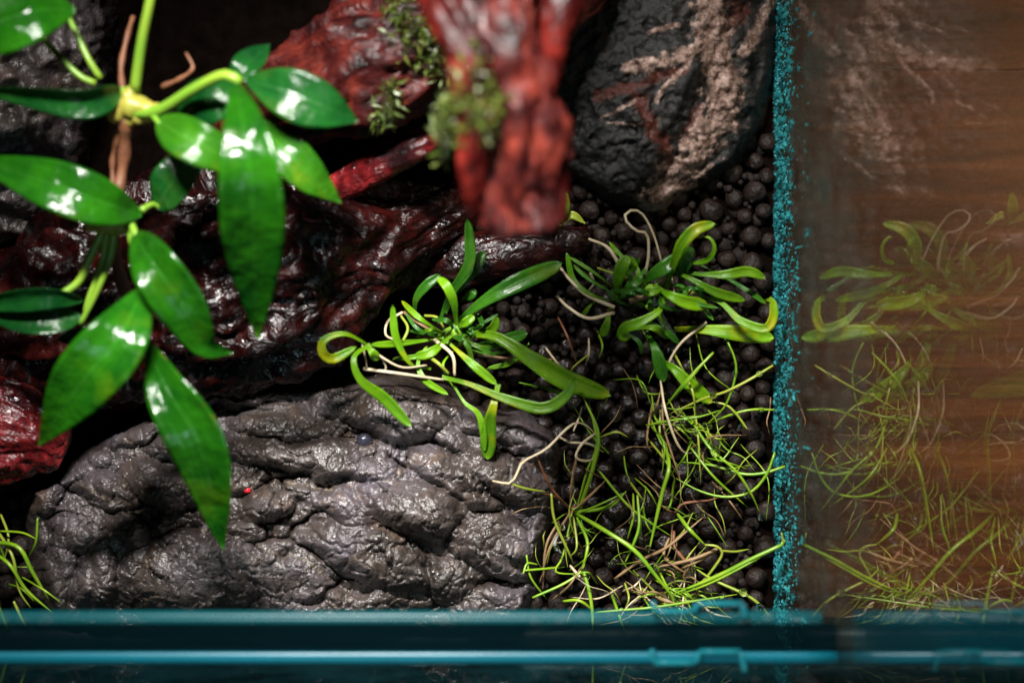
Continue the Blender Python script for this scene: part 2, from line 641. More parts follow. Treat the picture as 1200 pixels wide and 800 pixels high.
def heightfield(name, x0, x1, y0, y1, step, hfun, zmin=-30, disp=None):
    xs = np.arange(x0, x1 + .1, step)
    ys = np.arange(y0, y1 + .1, step)
    X, Y = np.meshgrid(xs, ys)
    px, py = X.ravel(), Y.ravel()
    h, extra = hfun(px, py)
    nx, ny = len(xs), len(ys)
    keep = (h > zmin).reshape(ny, nx)
    q = keep[:-1, :-1] | keep[1:, :-1] | keep[:-1, 1:] | keep[1:, 1:]
    idx = np.arange(nx * ny).reshape(ny, nx)
    F = np.stack([idx[1:, :-1][q], idx[1:, 1:][q], idx[:-1, 1:][q], idx[:-1, :-1][q]], 1)
    V = Wn(px, py, np.maximum(h, zmin - 8))
    if disp is not None:
        Hh = h.reshape(ny, nx)
        gy_, gx_ = np.gradient(Hh, step)
        N = np.stack([-gx_.ravel(), gy_.ravel(), np.ones(nx * ny)], 1)
        N /= np.linalg.norm(N, axis=1)[:, None]
        V = V + N * (disp(V / S) * S)[:, None]
    used = np.unique(F)
    re = np.full(nx * ny, -1)
    re[used] = np.arange(len(used))
    me = bpy.data.meshes.new(name)
    me.from_pydata(V[used].tolist(), [], re[F].tolist())
    me.update()
    for k, a in (extra or {}).items():
        at = me.attributes.new(k, 'FLOAT', 'POINT')
        at.data.foreach_set('value', a[used].astype(np.float32))
    return me


STONE = [(20, 600), (28, 566), (70, 545), (95, 520), (130, 494), (190, 468), (240, 446), (300, 440), (360, 441), (410, 432),
         (470, 436), (520, 452), (560, 470), (620, 478), (655, 500), (668, 530), (664, 570), (648, 612), (640, 650), (636, 690),
         (618, 738), (560, 752), (300, 756), (120, 752), (60, 742), (44, 700), (30, 650)]
CR = [([(92, 566), (150, 592), (205, 612), (285, 628), (340, 650), (400, 684)], 5, 7, 1),
      ([(270, 535), (330, 562), (402, 580)], 5, 8, 1),
      ([(335, 646), (365, 652), (405, 688), (430, 694)], 7, 18, 0),
      ([(262, 628), (280, 660), (302, 690), (300, 740)], 6, 12, 0),
      ([(470, 500), (520, 535), (545, 575), (535, 622), (512, 665)], 8, 17, 0),
      ([(245, 474), (330, 486), (420, 508), (480, 536), (545, 575), (640, 604)], 6, 12, 0),
      ([(425, 440), (405, 484), (355, 505)], 5, 8, 0),
      ([(545, 478), (600, 532), (655, 560)], 7, 13, 0),
      ([(185, 600), (165, 660), (130, 745)], 6, 11, 0),
      ([(135, 600), (110, 640), (96, 750)], 6, 10, 0),
      ([(515, 625), (580, 655), (640, 668)], 7, 14, 0),
      ([(330, 562), (318, 600), (345, 618), (420, 602)], 5, 9, 0),
      ([(100, 545), (150, 552), (230, 545), (300, 556)], 6, 10, 0),
      ([(440, 590), (480, 620), (500, 655)], 5, 7, 0),
      ([(240, 500), (300, 515), (350, 540)], 4, 7, 0),
      ([(520, 690), (575, 680), (640, 700)], 6, 10, 0),
      ([(385, 500), (440, 545), (520, 570)], 4, 7, 0)]
PADS = [(308, 456, 71, 28, 0, 22), (330, 495, 71, 26, 5, 22), (393, 470, 48, 28, 10, 20), (468, 481, 71, 41, 8, 30), (385, 539, 131, 27, 8, 26), (187, 566, 62, 31, 15, 26), (132, 578, 48, 20, 22, 18), (220, 522, 65, 26, 10, 22), (165, 500, 50, 21, -20, 20), (319, 586, 36, 27, -15, 22), (404, 600, 45, 25, 22, 20), (484, 597, 65, 36, 15, 27), (220, 676, 95, 59, -5, 34), (341, 682, 77, 52, 28, 28), (435, 652, 89, 38, 20, 30), (418, 704, 113, 37, 0, 24), (575, 638, 65, 38, 25, 26), (528, 558, 59, 22, 36, 20), (597, 564, 65, 28, 30, 24), (616, 506, 56, 31, 20, 24), (556, 473, 42, 37, 10, 20), (82, 630, 42, 25, 10, 16), (113, 676, 27, 49, 8, 22), (61, 676, 31, 46, 5, 22), (52, 578, 26, 37, 20, 20), (583, 710, 65, 26, 0, 20), (512, 676, 48, 28, 30, 16), (283, 624, 42, 16, 12, 14), (264, 556, 48, 21, 12, 16), (99, 539, 45, 25, -30, 18), (522, 512, 36, 18, 30, 14), (654, 622, 36, 49, 10, 20), (154, 627, 42, 21, 25, 14), (33, 627, 24, 31, 0, 14), (363, 575, 36, 12, 5, 6)]


def stone_h(px, py):
    P3 = np.stack([px, py, 0 * px], 1)
    wx = 10 * fbm(P3 * .018, 3) + 4 * fbm(P3 * .06 + 9, 3)
    wy = 10 * fbm(P3 * .018 + 50, 3) + 4 * fbm(P3 * .06 + 70, 3)
    d = poly_sdf(px + wx * .5, py + wy * .5, STONE)
    e = np.clip(d, -20, 400)
    h = -60 + 90 * sstep(-14, 22, e) + 85 * (1 - np.exp(-np.clip(e, 0, 400) / 90))
    qx, qy = px + wx, py + wy
    m = sstep(0, 24, d)
    ang = math.radians(22)
    u = -qx * math.sin(ang) + qy * math.cos(ang)
    t = qx * math.cos(ang) + qy * math.sin(ang)
    # pillow-like pads that overlap; they part in sharp creases
    best = np.full(px.shape, -15.0)
    sec = np.full(px.shape, -40.0)
    off_, off2_, off3_ = np.random.RandomState(2).normal(0, 1, (3, len(PADS)))
    wx3 = 8 * fbm(P3 * .024 + 140, 3, 2.2, .42)
    wy3 = 8 * fbm(P3 * .024 + 170, 3, 2.2, .42)
    for k, (cx, cy, rx, ry, dg, hh) in enumerate(PADS):
        ca, sa = math.cos(math.radians(dg)), math.sin(math.radians(dg))
        wob = 5 * perlin(np.stack([px * .03, py * .03, 0 * px + k * 3.3], 1)) + 2.2 * perlin(np.stack([px * .085, py * .085, 0 * px + k * 5.1], 1))
        lx = (px - cx + wob + wx3) * ca + (py - cy + wob + wy3) * sa
        ly = -(px - cx + wx3) * sa + (py - cy - wob + wy3) * ca
        rr_ = np.sqrt((lx / rx) ** 2 + (np.where(ly > 0, ly * 1.18, ly * .9) / ry) ** 2)
        pad = -13 + 1.15 * hh * (1 - rr_ ** 2.8) + (.20 + .10 * off2_[k]) * ly + .12 * off3_[k] * lx + 2.5 * off_[k]
        sec = np.maximum(sec, np.minimum(best, pad))
        best = np.maximum(best, pad)
    jg = sstep(-.2, .4, perlin(np.stack([px * .02, py * .02, 0 * px + 91], 1)))
    h += m * (best - 16 * jg * np.exp(-((best - sec) / (.8 + 1.3 * jg)) ** 2))
    for ncell, sx_, sy_, tilt, dome, joint, jw, sd in ((110, 1.0, 1.9, .20, 1.0, 5.5, 1.6, 8), (420, 1.0, 1.6, .08, .2, 1.2, 1.0, 9)):
        rs = np.random.RandomState(sd)
        cx, cy = rs.uniform(0, 690, ncell), rs.uniform(420, 765, ncell)
        ct, cu = cx * math.cos(ang) + cy * math.sin(ang), -cx * math.sin(ang) + cy * math.cos(ang)
        ga, gb = rs.normal(0, .6, ncell), rs.normal(0, .6, ncell)
        t2, u2 = t + 6 * perlin(np.stack([t * .04, u * .06, 0 * t + sd], 1)), u + 6 * perlin(np.stack([t * .04, u * .06, 0 * t + sd + 20], 1))
        f1 = np.full(px.shape, 1e9)
        f2 = np.full(px.shape, 1e9)
        own = np.zeros(px.shape, int)
        for k in range(ncell):
            dd = np.hypot((t2 - ct[k]) * sx_, (u2 - cu[k]) * sy_)
            nw = dd < f1
            f2 = np.where(nw, f1, np.minimum(f2, dd))
            f1 = np.where(nw, dd, f1)
            own[nw] = k
        R_ = math.sqrt(690 * 345 / ncell)
        pl_ = tilt * ((t2 - ct[own]) * ga[own] + (u2 - cu[own]) * gb[own])
        gate = sstep(-.3, .3, perlin(np.stack([t * .014, u * .02, 0 * t + sd * 3], 1)))
        h += m * gate * (pl_ + dome * (1 - (f1 / R_) ** 2) - joint * np.exp(-((f2 - f1) / jw) ** 2))
    h += m * 2.2 * fbm(np.stack([t * .03, u * .05, 0 * t + 5], 1), 3, 2.05, .45)
    crk = np.zeros(px.shape)
    for pts, wd, dep, beads in CR:
        dd = line_dist(px + .8 * wx, py + .8 * wy, pts)
        fl = .55 + .45 * np.sin(px * .05 + dep)
        h -= m * dep * fl * np.exp(-(dd / wd) ** 2)
        side = sstep(0, 30, dd)
        if beads:
            b = np.exp(-(dd / 1.5) ** 2) * sstep(-.1, .3, perlin(np.stack([px * .22, py * .22, 0 * px], 1)))
            h += 1.5 * b
            crk = np.maximum(crk, b)
    # fine sharp fractures
    vr = np.abs(perlin(np.stack([qx * .03, qy * .05, 0 * qx + 44], 1)))
    h -= m * 4 * np.exp(-(vr / .035) ** 2)
    vr = np.abs(perlin(np.stack([qx * .06, qy * .045, 0 * qx + 84], 1)))
    h -= m * 4 * np.exp(-(vr / .05) ** 2)
    return h, {'crack': crk}


me = heightfield('large_stone', 0, 690, 410, 770, 1.5, stone_h, -26,
                 lambda p: .6 * fbm(p * .07, 3, 2.1, .5) + .5 * fbm(p * .3, 2))
# nothing of the stone may pass the front pane
co = np.zeros(len(me.vertices) * 3)
me.vertices.foreach_get('co', co)
co = co.reshape(-1, 3)
co[:, 1] = np.maximum(co[:, 1], (FY + 2) * S)
me.vertices.foreach_set('co', co.ravel())
tag(link('large_stone', me, M['stone']), 'large cracked wet grey stone lying along the front pane', 'stone')

VEINS = [([(826, -60), (832, 0), (838, 50), (848, 100), (842, 140), (815, 182), (788, 214), (764, 242)], 15),
         ([(838, 48), (800, 62), (770, 74), (736, 77)], 8), ([(872, 60), (890, 30), (915, -10)], 7),
         ([(815, 60), (780, 100), (770, 120)], 4), ([(704, 138), (722, 132), (742, 121)], 2.2), ([(790, 30), (760, 40)], 3.5),
         ([(800, 160), (795, 200), (780, 225)], 6), ([(745, 149), (712, 145)], 1.6)]
RUST = [([(700, 112), (735, 104), (765, 92), (800, 80)], 6), ([(742, 106), (754, 135), (772, 160), (784, 190), (776, 225)], 8),
        ([(850, 30), (870, 10)], 10), ([(822, 130), (808, 160)], 9)]
VEINS[0] = (VEINS[0][0], 21)
RK2 = [(600, -120), (596, 0), (604, 80), (628, 150), (658, 205), (712, 240), (765, 249), (805, 230), (862, 198), (900, 130), (912, 60),
       (914, 0), (914, -120)]


def rock2_h(px, py):
    P3 = np.stack([px, py, 0 * px], 1)
    wx, wy = 9 * fbm(P3 * .02, 4), 9 * fbm(P3 * .02 + 60, 4)
    d = poly_sdf(px + wx * .5, py + wy * .5, RK2)
    e = np.clip(d, -20, 400)
    h = -50 + 85 * sstep(-14, 16, e) + 85 * (1 - np.exp(-np.clip(e, 0, 400) / 60))
    m = sstep(0, 20, d)
    h += m * (9 * fbm(P3 * .02 + 7, 4) + 5 * ridged(P3 * .04, 4))
    # step down to the right of the pale vein
    h -= m * 22 * sstep(-6, 30, px + .45 * py - 905 + 60 + wx)
    sp = fbm(P3 * .09 + 3, 5, 2.1, .65)
    qz = np.zeros(px.shape)
    ru = np.zeros(px.shape)
    for pts, wd in VEINS:
        dd = line_dist(px + wx * .6, py + wy * .6, pts)
        qz = np.maximum(qz, sstep(1.25, .55, dd / wd - sp * .75))
    for pts, wd in RUST:
        dd = line_dist(px + wx * .6, py + wy * .6, pts)
        ru = np.maximum(ru, sstep(1.5, .3, dd / wd - sp * .9))
    h += m * (1.2 * qz - 2.5 * ru)
    return h, {'quartz': qz, 'rust': ru}


me = heightfield('veined_stone', 600, 930, -140, 270, 2.0, rock2_h, -26, lambda p: 2.2 * fbm(p * .07, 4, 2.1, .6))
tag(link('veined_stone', me, M['vein']), 'dark stone with pale pink quartz veins beside the glass side pane', 'stone')

RK3 = [(-160, -140), (120, -120), (142, 0), (140, 60), (120, 130), (104, 190), (98, 240), (60, 282), (10, 302), (-120, 310)]


def rock3_h(px, py):
    P3 = np.stack([px, py, 0 * px], 1)
    wx, wy = 14 * fbm(P3 * .02 + 4, 4), 14 * fbm(P3 * .02 + 64, 4)
    d = poly_sdf(px + wx * .6, py + wy * .6, RK3)
    e = np.clip(d, -20, 400)
    h = -50 + 75 * sstep(-14, 22, e) + 140 * (1 - np.exp(-np.clip(e, 0, 400) / 80))
    m = sstep(0, 20, d)
    h += m * (16 * fbm(P3 * .016 + 7, 5) + 9 * ridged(P3 * .03 + 8, 4))
    return h, None


me = heightfield('shaded_stone', -170, 170, -150, 330, 3.0, rock3_h, -26, lambda p: 2.5 * fbm(p * .06, 4, 2.1, .6))
tag(link('shaded_stone', me, M['stone2']), 'lumpy grey stone behind the broad-leaved plant', 'stone')


# ------------------------------------------------------------------ driftwood
def log_mesh(name, pts, radii, amp=.22, freq=.02, n=150, k=110, flat=.8, seed=0, fib=.1, hollow=None):
    sp = spline([tuple(p) for p in pts], n)
    rr = np.interp(np.linspace(0, 1, n), np.linspace(0, 1, len(radii)), radii)
    P = np.array([U(W(*q)) for q in sp])
    rr = rr * (D - P[:, 2]) / D
    T = np.gradient(P, axis=0)
    T /= np.linalg.norm(T, axis=1)[:, None]
    s = np.cross(T, (0, 0, 1.0))
    s /= np.linalg.norm(s, axis=1)[:, None]
    nn = np.cross(s, T)
    a = np.linspace(0, 2 * np.pi, k, endpoint=False)
    dirs = s[:, None, :] * np.cos(a)[None, :, None] + nn[:, None, :] * (np.sin(a) * flat)[None, :, None]
    base = P[:, None, :] + dirs * rr[:, None, None]
    # noise sampled in a frame along the log so that the relief runs with the fibre
    L = np.r_[0, np.cumsum(np.linalg.norm(np.diff(P, axis=0), axis=1))]
    q = np.stack([np.repeat(L[:, None] * .35, k, 1), np.cos(a)[None, :] * rr[:, None], np.sin(a)[None, :] * rr[:, None]], 2).reshape(-1, 3) + seed * 131
    q = q + 18 * np.stack([fbm(q * .015 + 3, 2), fbm(q * .015 + 33, 2), fbm(q * .015 + 63, 2)], 1)
    dsp = amp * fbm(q * freq, 5, 2.1, .55) + fib * ridged(q * freq * np.array([.8, 2.6, 2.6]) + 9, 4)
    dsp = dsp.reshape(n, k)
    if hollow is not None:
        tc, ac, wt, wa, dep = hollow
        tt = np.linspace(0, 1, n)[:, None]
        da = np.angle(np.exp(1j * (a[None, :] - ac)))
        dsp = dsp - dep * np.exp(-((tt - tc) / wt) ** 2 - (da / wa) ** 2)
    v = base + dirs * (dsp * rr[:, None])[:, :, None]
    V = np.concatenate([v.reshape(-1, 3), P[:1] - T[:1] * rr[0] * .2, P[-1:] + T[-1:] * rr[-1] * .35]) * S
    F = [(i * k + j, i * k + (j + 1) % k, (i + 1) * k + (j + 1) % k, (i + 1) * k + j) for i in range(n - 1) for j in range(k)]
    F += [((j + 1) % k, j, n * k) for j in range(k)] + [((n - 1) * k + j, (n - 1) * k + (j + 1) % k, n * k + 1) for j in range(k)]
    uv = np.concatenate([np.stack([np.abs(np.tile(a, n) / np.pi - 1) * np.repeat(rr, k) / 60, np.repeat(L, k) / 100], 1), [[0, 0], [0, L[-1] / 100]]])
    return mesh(name, V, F, uv)


def wood(name, pts, radii, mat, label, **kw):
    o = link(name, log_mesh(name, pts, radii, **kw), M[mat])
    return tag(o, label, 'driftwood')


wood('driftwood_log', [(-40, 400, 30), (120, 350, 62), (280, 318, 72), (400, 285, 70), (480, 262, 58), (545, 240, 30)], [70, 88, 104, 112, 100, 60, 26],
     'wood_dark', 'broad blackish red driftwood log running above the large grey stone', amp=.42, fib=.10, freq=.015, flat=.75, seed=1, n=220, k=170)
wood('driftwood_branch', [(250, 165, 70), (330, 120, 130), (420, 85, 165), (500, 55, 185), (580, 20, 190), (650, -60, 150), (680, -160, 20)], [26, 54, 66, 66, 58, 50, 50],
     'wood_brown', 'mottled brown red driftwood branch under the moss tufts', amp=.34, fib=.16, seed=2, n=180, k=110)
wood('driftwood_ridge', [(340, 250, 95), (400, 218, 120), (450, 190, 140), (500, 165, 148), (535, 150, 120)], [8, 14, 16, 16, 8],
     'wood_red', 'thin bright red ridge of wood between branch and log', amp=.3, fib=.2, seed=3, n=90, k=50)
wood('driftwood_stub', [(-130, 500, 20), (-60, 500, 62), (0, 502, 70), (45, 508, 66), (74, 514, 54)], [50, 54, 54, 48, 30],
     'wood_red', 'bright red splintered driftwood stub lying left of the large grey stone', amp=.2, fib=.2, seed=4, n=110, k=110)
wood('driftwood_end', [(480, 318, 10), (540, 306, 32), (600, 296, 42), (650, 288, 42), (688, 276, 36)], [24, 28, 24, 20, 13],
     'wood_dark', 'short dark red driftwood end between the two leafy rosettes', amp=.25, fib=.18, seed=5, n=100, k=70)
stick = wood('hanging_driftwood', [(690, -420, 0), (640, -260, 260), (588, -90, 480), (592, 10, 500), (602, 90, 495), (606, 170, 480), (606, 225, 465), (616, 268, 455)],
             [60, 60, 54, 42, 27, 20, 26, 40, 36], 'wood_brown', 'bare red driftwood arm hanging over the tank with moss on its flank', amp=.55, fib=.3, freq=.024, seed=9,
             n=190, k=110, flat=.7, hollow=(.92, .75, .07, .6, .85))
for pts, rad in (([(690, -120, 470), (664, -20, 500), (650, 60, 500), (636, 130, 490), (650, 190, 475), (652, 235, 465), (636, 276, 455)], [26, 22, 16, 9, 10, 13, 13]),
                 ([(500, -60, 470), (528, 0, 495), (552, 60, 500), (562, 140, 492), (556, 200, 480), (560, 250, 462)], [22, 26, 24, 20, 17, 9])):
    link('strand', log_mesh('strand', pts, rad, amp=.4, fib=.3, seed=12, n=110, k=50, flat=.8), M['wood_pink'], stick)


# ------------------------------------------------------------------ soil pellets
def pellet_mesh(name, seed):
    import bmesh
    bm = bmesh.new()
    bmesh.ops.create_icosphere(bm, subdivisions=3, radius=1)
    P = np.array([v.co[:] for v in bm.verts])
    sq = 1 + .16 * perlin(P * .9 + seed * 7.7) + .10 * perlin(P * 2 + seed * 3.1) + .05 * perlin(P * 5 + seed)
    P = P * sq[:, None] * np.array([1, 1, .9])
    for v, p in zip(bm.verts, P):
        v.co = p * S
    me = bpy.data.meshes.new(name)
    bm.to_mesh(me)
    bm.free()
    me.polygons.foreach_set('use_smooth', [True] * len(me.polygons))
    return me


PW = [pellet_mesh('soil_pellet', i) for i in range(6)]
PD = [pellet_mesh('soil_pellet', i + 20) for i in range(6)]
for q in PW:
    q.materials.append(M['soil_wet'])
for q in PD:
    q.materials.append(M['soil'])


def free_spot(x, y):
    if x > 901 or x < -40:
        return False
    s = poly_sdf(np.array([x]), np.array([y]), STONE)[0]
    r = poly_sdf(np.array([x]), np.array([y]), RK2)[0]
    return s < 8 and r < 6


spots = []
grid = {}


def try_add(x, y, r, layer):
    c = (int(x // 30), int(y // 30))
    z = bed_height(x, y) + layer * 14
    for a in (-1, 0, 1):
        for b in (-1, 0, 1):
            for (X_, Y_, Z_, R_) in grid.get((c[0] + a, c[1] + b), ()):
                if (X_ - x) ** 2 + (Y_ - y) ** 2 + (Z_ - z) ** 2 < (.93 * (R_ + r)) ** 2:
                    return None
    grid.setdefault(c, []).append((x, y, z, r))
    return (x, y, z, r)


tops, lows = [], []
prr = random.Random(3)
for x, y, r in [(733, 362, 11.5), (658, 655, 11), (757, 589, 13), (722, 595, 14.5)]:
    z = 26 if y > 400 else 62
    grid.setdefault((int(x // 30), int(y // 30)), []).append((x, y, z, r))
    tops.append((x, y, z, r))
for it in range(9000):
    inl = prr.random() < .12
    x = prr.uniform(-35, 60) if inl else prr.uniform(540, 901)
    y = prr.uniform(540, 735) if inl else prr.uniform(165, 735)
    if not free_spot(x, y):
        continue
    q = try_add(x, y, prr.choice((9.5, 11, 12, 12.5, 13.5, 14.5)), 0)
    if q:
        tops.append(q)
for it in range(7000):
    x = prr.uniform(560, 890)
    y = prr.uniform(170, 732)
    if not free_spot(x, y):
        continue
    q = try_add(x, y, prr.uniform(8, 12.5), -1)
    if q:
        lows.append(q)
# loose wet pellets lying on top of the bed
for it in range(400):
    if sum(1 for q in tops if q[2] > 26) > 60:
        break
    a, rr_ = prr.uniform(0, 6.28), prr.random() ** .7
    x, y = 735 + 85 * rr_ * math.cos(a), 505 + 130 * rr_ * math.sin(a)
    if free_spot(x, y) and y < 715:
        q = try_add(x, y, prr.choice((10, 11, 12)), 1)
        if q:
            tops.append(q)

# crumbs of broken pellets in the gaps
for it in range(2600):
    x = prr.uniform(545, 892)
    y = prr.uniform(200, 734)
    if free_spot(x, y):
        q = try_add(x, y, prr.uniform(2.2, 5.5), prr.uniform(-.2, .75))
        if q:
            lows.append(q)


def vis_rank(q):
    x, y, z, r = q
    hid = 0
    if y < 230:
        hid += 2
    if x < 620 and y < 460:
        hid += 2
    return (hid, -z)


tops.sort(key=vis_rank)
print('pellets', len(tops), len(lows))
def pellet_label(x, y, r, wet):
    size = 'large' if r > 13 else 'small' if r < 10.5 else 'medium'
    if x < 100:
        place = 'beside the hair grass tuft by the driftwood stub'
    elif y < 275:
        place = 'in the shade below the veined stone'
    elif y > 640 and x > 820:
        place = 'in the tank corner where side and front panes meet'
    elif y > 640:
        place = 'under the matted hair grass by the front pane'
    elif x > 850:
        place = 'in the row along the turquoise flecked side pane'
    elif x < 690 and y > 460:
        place = 'against the flank of the large cracked stone'
    elif y < 400 and x > 690:
        place = 'under the leaves of the curly rosette'
    elif x < 690:
        place = 'in the hollow between the two strap-leaved rosettes'
    elif y < 480:
        place = 'in the bare patch just below the curly rosette'
    elif y < 570:
        place = 'under the large tangled hair grass clump'
    else:
        place = 'between the tangled and the matted hair grass clumps'
    return '%s %s soil pellet %s' % (size, 'shiny wet' if wet else 'dull brown', place)


for i, (x, y, z, r) in enumerate(tops[:298]):
    wet = (x - 725) ** 2 / 95 ** 2 + (y - 500) ** 2 / 160 ** 2 + prr.uniform(-.3, .3) < 1
    me = prr.choice(PW if wet else PD)
    o = bpy.data.objects.new('soil_pellet', me)
    col.objects.link(o)
    o.location = W(x, y, z)
    o.scale = (r, r, r)
    o.rotation_euler = (prr.uniform(-.4, .4), prr.uniform(-.4, .4), prr.uniform(0, 6.28))
    if (x, y) == (733, 362):
        tag(o, 'round soil pellet caught in the heart of the curly rosette', 'soil pellet', 'round soil pellets')
    elif (x, y) == (658, 655):
        tag(o, 'wet black pellet caught among grass at the edge of the large stone', 'soil pellet', 'round soil pellets')
    else:
        tag(o, pellet_label(x, y, r, wet), 'soil pellet', 'round soil pellets')
# the rest as one mass
rest = tops[298:] + lows
base_me = PD[0]
bv = np.zeros(len(base_me.vertices) * 3)
base_me.vertices.foreach_get('co', bv)
bv = bv.reshape(-1, 3)
bf = np.array([p.vertices[:] for p in base_me.polygons])
VV, FF = [], []
for i, (x, y, z, r) in enumerate(rest):
    c, s_ = math.cos(i * 1.7), math.sin(i * 1.7)
    R = np.array([[c, -s_, 0], [s_, c, 0], [0, 0, 1]])
    VV.append((bv * r) @ R.T + np.array(W(x, y, z)))
    FF.append(bf + i * len(bv))
me = bpy.data.meshes.new('soil_pellet_mass')
me.from_pydata(np.concatenate(VV).tolist(), [], np.concatenate(FF).tolist())
o = link('soil_pellet_mass', me, M['soil_mass'])
tag(o, 'lower layer of dark soil pellets', 'soil', None, 'stuff')

# small pebble and red speck on the large stone
me = pellet_mesh('pebble', 51)
me.materials.append(simple_mat('black_pebble', (.012, .013, .02), (.03, .03, .045), 5, .25, .4, 1, 14))


# surface height of the large stone by ray cast
from mathutils.bvhtree import BVHTree
st_me = bpy.data.objects['large_stone'].data
bvh = BVHTree.FromPolygons([v.co[:] for v in st_me.vertices], [p.vertices[:] for p in st_me.polygons])


def on_stone(px, py):
    a = Vector((0, 0, D * S))
    d = (W(px, py, 0) - a).normalized()
    hit = bvh.ray_cast(a, d)
    return hit[0] if hit[0] is not None else W(px, py, 20)


o = bpy.data.objects.new('pebble', me)
col.objects.link(o)
o.location = on_stone(427, 515) + Vector((0, 0, 3 * S))
o.scale = (9, 7.5, 7)
tag(o, 'small shiny black pebble resting in a crack of the large stone', 'pebble')
me = pellet_mesh('red_bead', 61)
me.materials.append(M['red'])
o = bpy.data.objects.new('red_bead', me)
col.objects.link(o)
o.location = on_stone(290, 574) + Vector((0, 0, 1 * S))
o.scale = (3.6, 3.2, 3)
tag(o, 'tiny bright red bead on the large grey stone', 'bead')


# ------------------------------------------------------------------ broad-leaved plant
def lens(wd, a=.75, peak=.45, base=.05):
    def f(t):
        x = t ** (math.log(.5) / math.log(peak))
        return max(.4, wd * (base * (1 - t) + math.sin(math.pi * min(max(x, 0), 1)) ** a))
    return f


def add_ribbon(parent, name, pts, wfun, mat, **kw):
    v, f, uv = ribbon(pts, wfun, **kw)
    return link(name, mesh(name, v, f, uv), M[mat], parent)


def add_tube(parent, name, pts, r0, r1, mat, n=14, k=7, wob=0):
    f_ = (lambda t: (r0 + (r1 - r0) * t) * (1 + wob * math.sin(t * 23 + r0 * 7)))
    v, f, uv = tube(pts, f_, n, k)
    return link(name, mesh(name, v, f, uv), M[mat], parent)


pl = thing('broad_leaved_plant', W(140, 260, 60), 'glossy broad-leaved green plant hanging over the driftwood log', 'plant')
BL = [  # points (px,py,h), width, material, cup, twist, peak
    ([(88, 12, 300), (40, 14, 330), (-20, 34, 330), (-90, 70, 290)], 84, 'leaf', .15, .25, .45),
    ([(144, 108, 275), (100, 118, 300), (40, 112, 300), (-40, 104, 260)], 44, 'leaf_dark', .5, .7, .3),
    ([(166, 252, 260), (120, 238, 300), (60, 216, 310), (-34, 184, 285)], 70, 'leaf', .2, -.15, .45),
    ([(275, 92, 345), (286, 150, 395), (296, 240, 385), (302, 398, 265)], 86, 'leaf', .22, .05, .5),
    ([(286, 92, 300), (330, 106, 322), (375, 124, 320), (420, 143, 300)], 70, 'leaf_dark', .12, -.05, .5),
    ([(268, 98, 285), (285, 80, 292), (316, 52, 270)], 40, 'leaf_dark', .2, .2, .5),
    ([(282, 98, 285), (258, 112, 300), (232, 124, 295), (206, 140, 270)], 62, 'leaf_dark', .15, .1, .5),
    ([(184, 140, 290), (215, 160, 318), (250, 178, 318), (300, 205, 290)], 58, 'leaf_bright', .2, .1, .4),
    ([(300, 140, 275), (335, 178, 296), (365, 208, 290), (400, 238, 262)], 54, 'leaf_bright', .2, .15, .45),
    ([(182, 243, 230), (196, 222, 250), (216, 196, 250), (246, 158, 235)], 60, 'leaf_dark', .2, .2, .4),
    ([(157, 272, 275), (180, 310, 312), (215, 360, 305), (240, 405, 280), (273, 414, 262)], 70, 'leaf', .25, -.1, .42),
    ([(170, 336, 280), (140, 395, 320), (95, 450, 310), (45, 522, 250)], 86, 'leaf', .2, .12, .46),
    ([(171, 398, 270), (195, 455, 305), (235, 525, 300), (262, 644, 240)], 80, 'leaf_spotted', .22, -.2, .5),
    ([(98, 352, 225), (60, 348, 245), (10, 352, 240), (-50, 362, 215)], 34, 'leaf_dark', .4, .5, .4),
    ([(96, 372, 215), (60, 374, 228), (20, 370, 225), (-40, 356, 205)], 46, 'leaf_dark', .3, -.2, .4),
    ([(112, 384, 190), (92, 394, 196), (66, 398, 188)], 22, 'leaf_dark', .3, .1, .5),
]
for pts, wd, mt, cup, tw, pk in BL:
    add_ribbon(pl, 'leaf', pts, lens(wd * .86, .95, pk), mt, n=34, k=13, cup=cup, th=2.2, twist=tw, wave=.05)
for pts, r0, r1, mt in [
    ([(186, -60, 330), (176, 0, 320), (166, 50, 300), (158, 106, 275)], 6, 8, 'stem'),
    ([(150, 132, 268), (185, 130, 285), (225, 106, 318), (262, 88, 345), (282, 96, 348)], 9, 7, 'stem'),
    ([(160, 118, 270), (176, 132, 280), (188, 146, 292)], 5, 4, 'stem'),
    ([(158, 125, 262), (150, 108, 268), (140, 106, 278)], 6, 5, 'stem'),
    ([(60, -20, 250), (85, 30, 260), (104, 70, 262), (118, 92, 258)], 4, 5, 'stem'),
    ([(36, 30, 250), (60, 56, 258), (92, 88, 258), (112, 98, 254)], 4, 5, 'stem'),
    ([(122, 268, 240), (106, 300, 236), (92, 330, 232), (66, 348, 236)], 7, 5, 'stem'),
    ([(134, 270, 244), (128, 305, 236), (112, 345, 225), (94, 380, 215)], 6, 4, 'stem'),
    ([(126, 270, 238), (118, 312, 226), (104, 350, 220), (100, 366, 216)], 5, 4, 'stem'),
    ([(166, 246, 255), (178, 240, 240), (186, 243, 232)], 5, 4, 'stem'),
    ([(150, 262, 262), (158, 300, 268), (166, 340, 272), (172, 400, 270)], 5, 4, 'stem'),
    ([(152, 258, 262), (160, 300, 276), (170, 338, 281)], 4.5, 4, 'stem'),
    ([(140, 262, 255), (152, 262, 266), (160, 276, 276)], 6, 5, 'stem'),
]:
    add_tube(pl, 'stem', pts, r0 * .82, r1 * .82, mt, 18, 10)
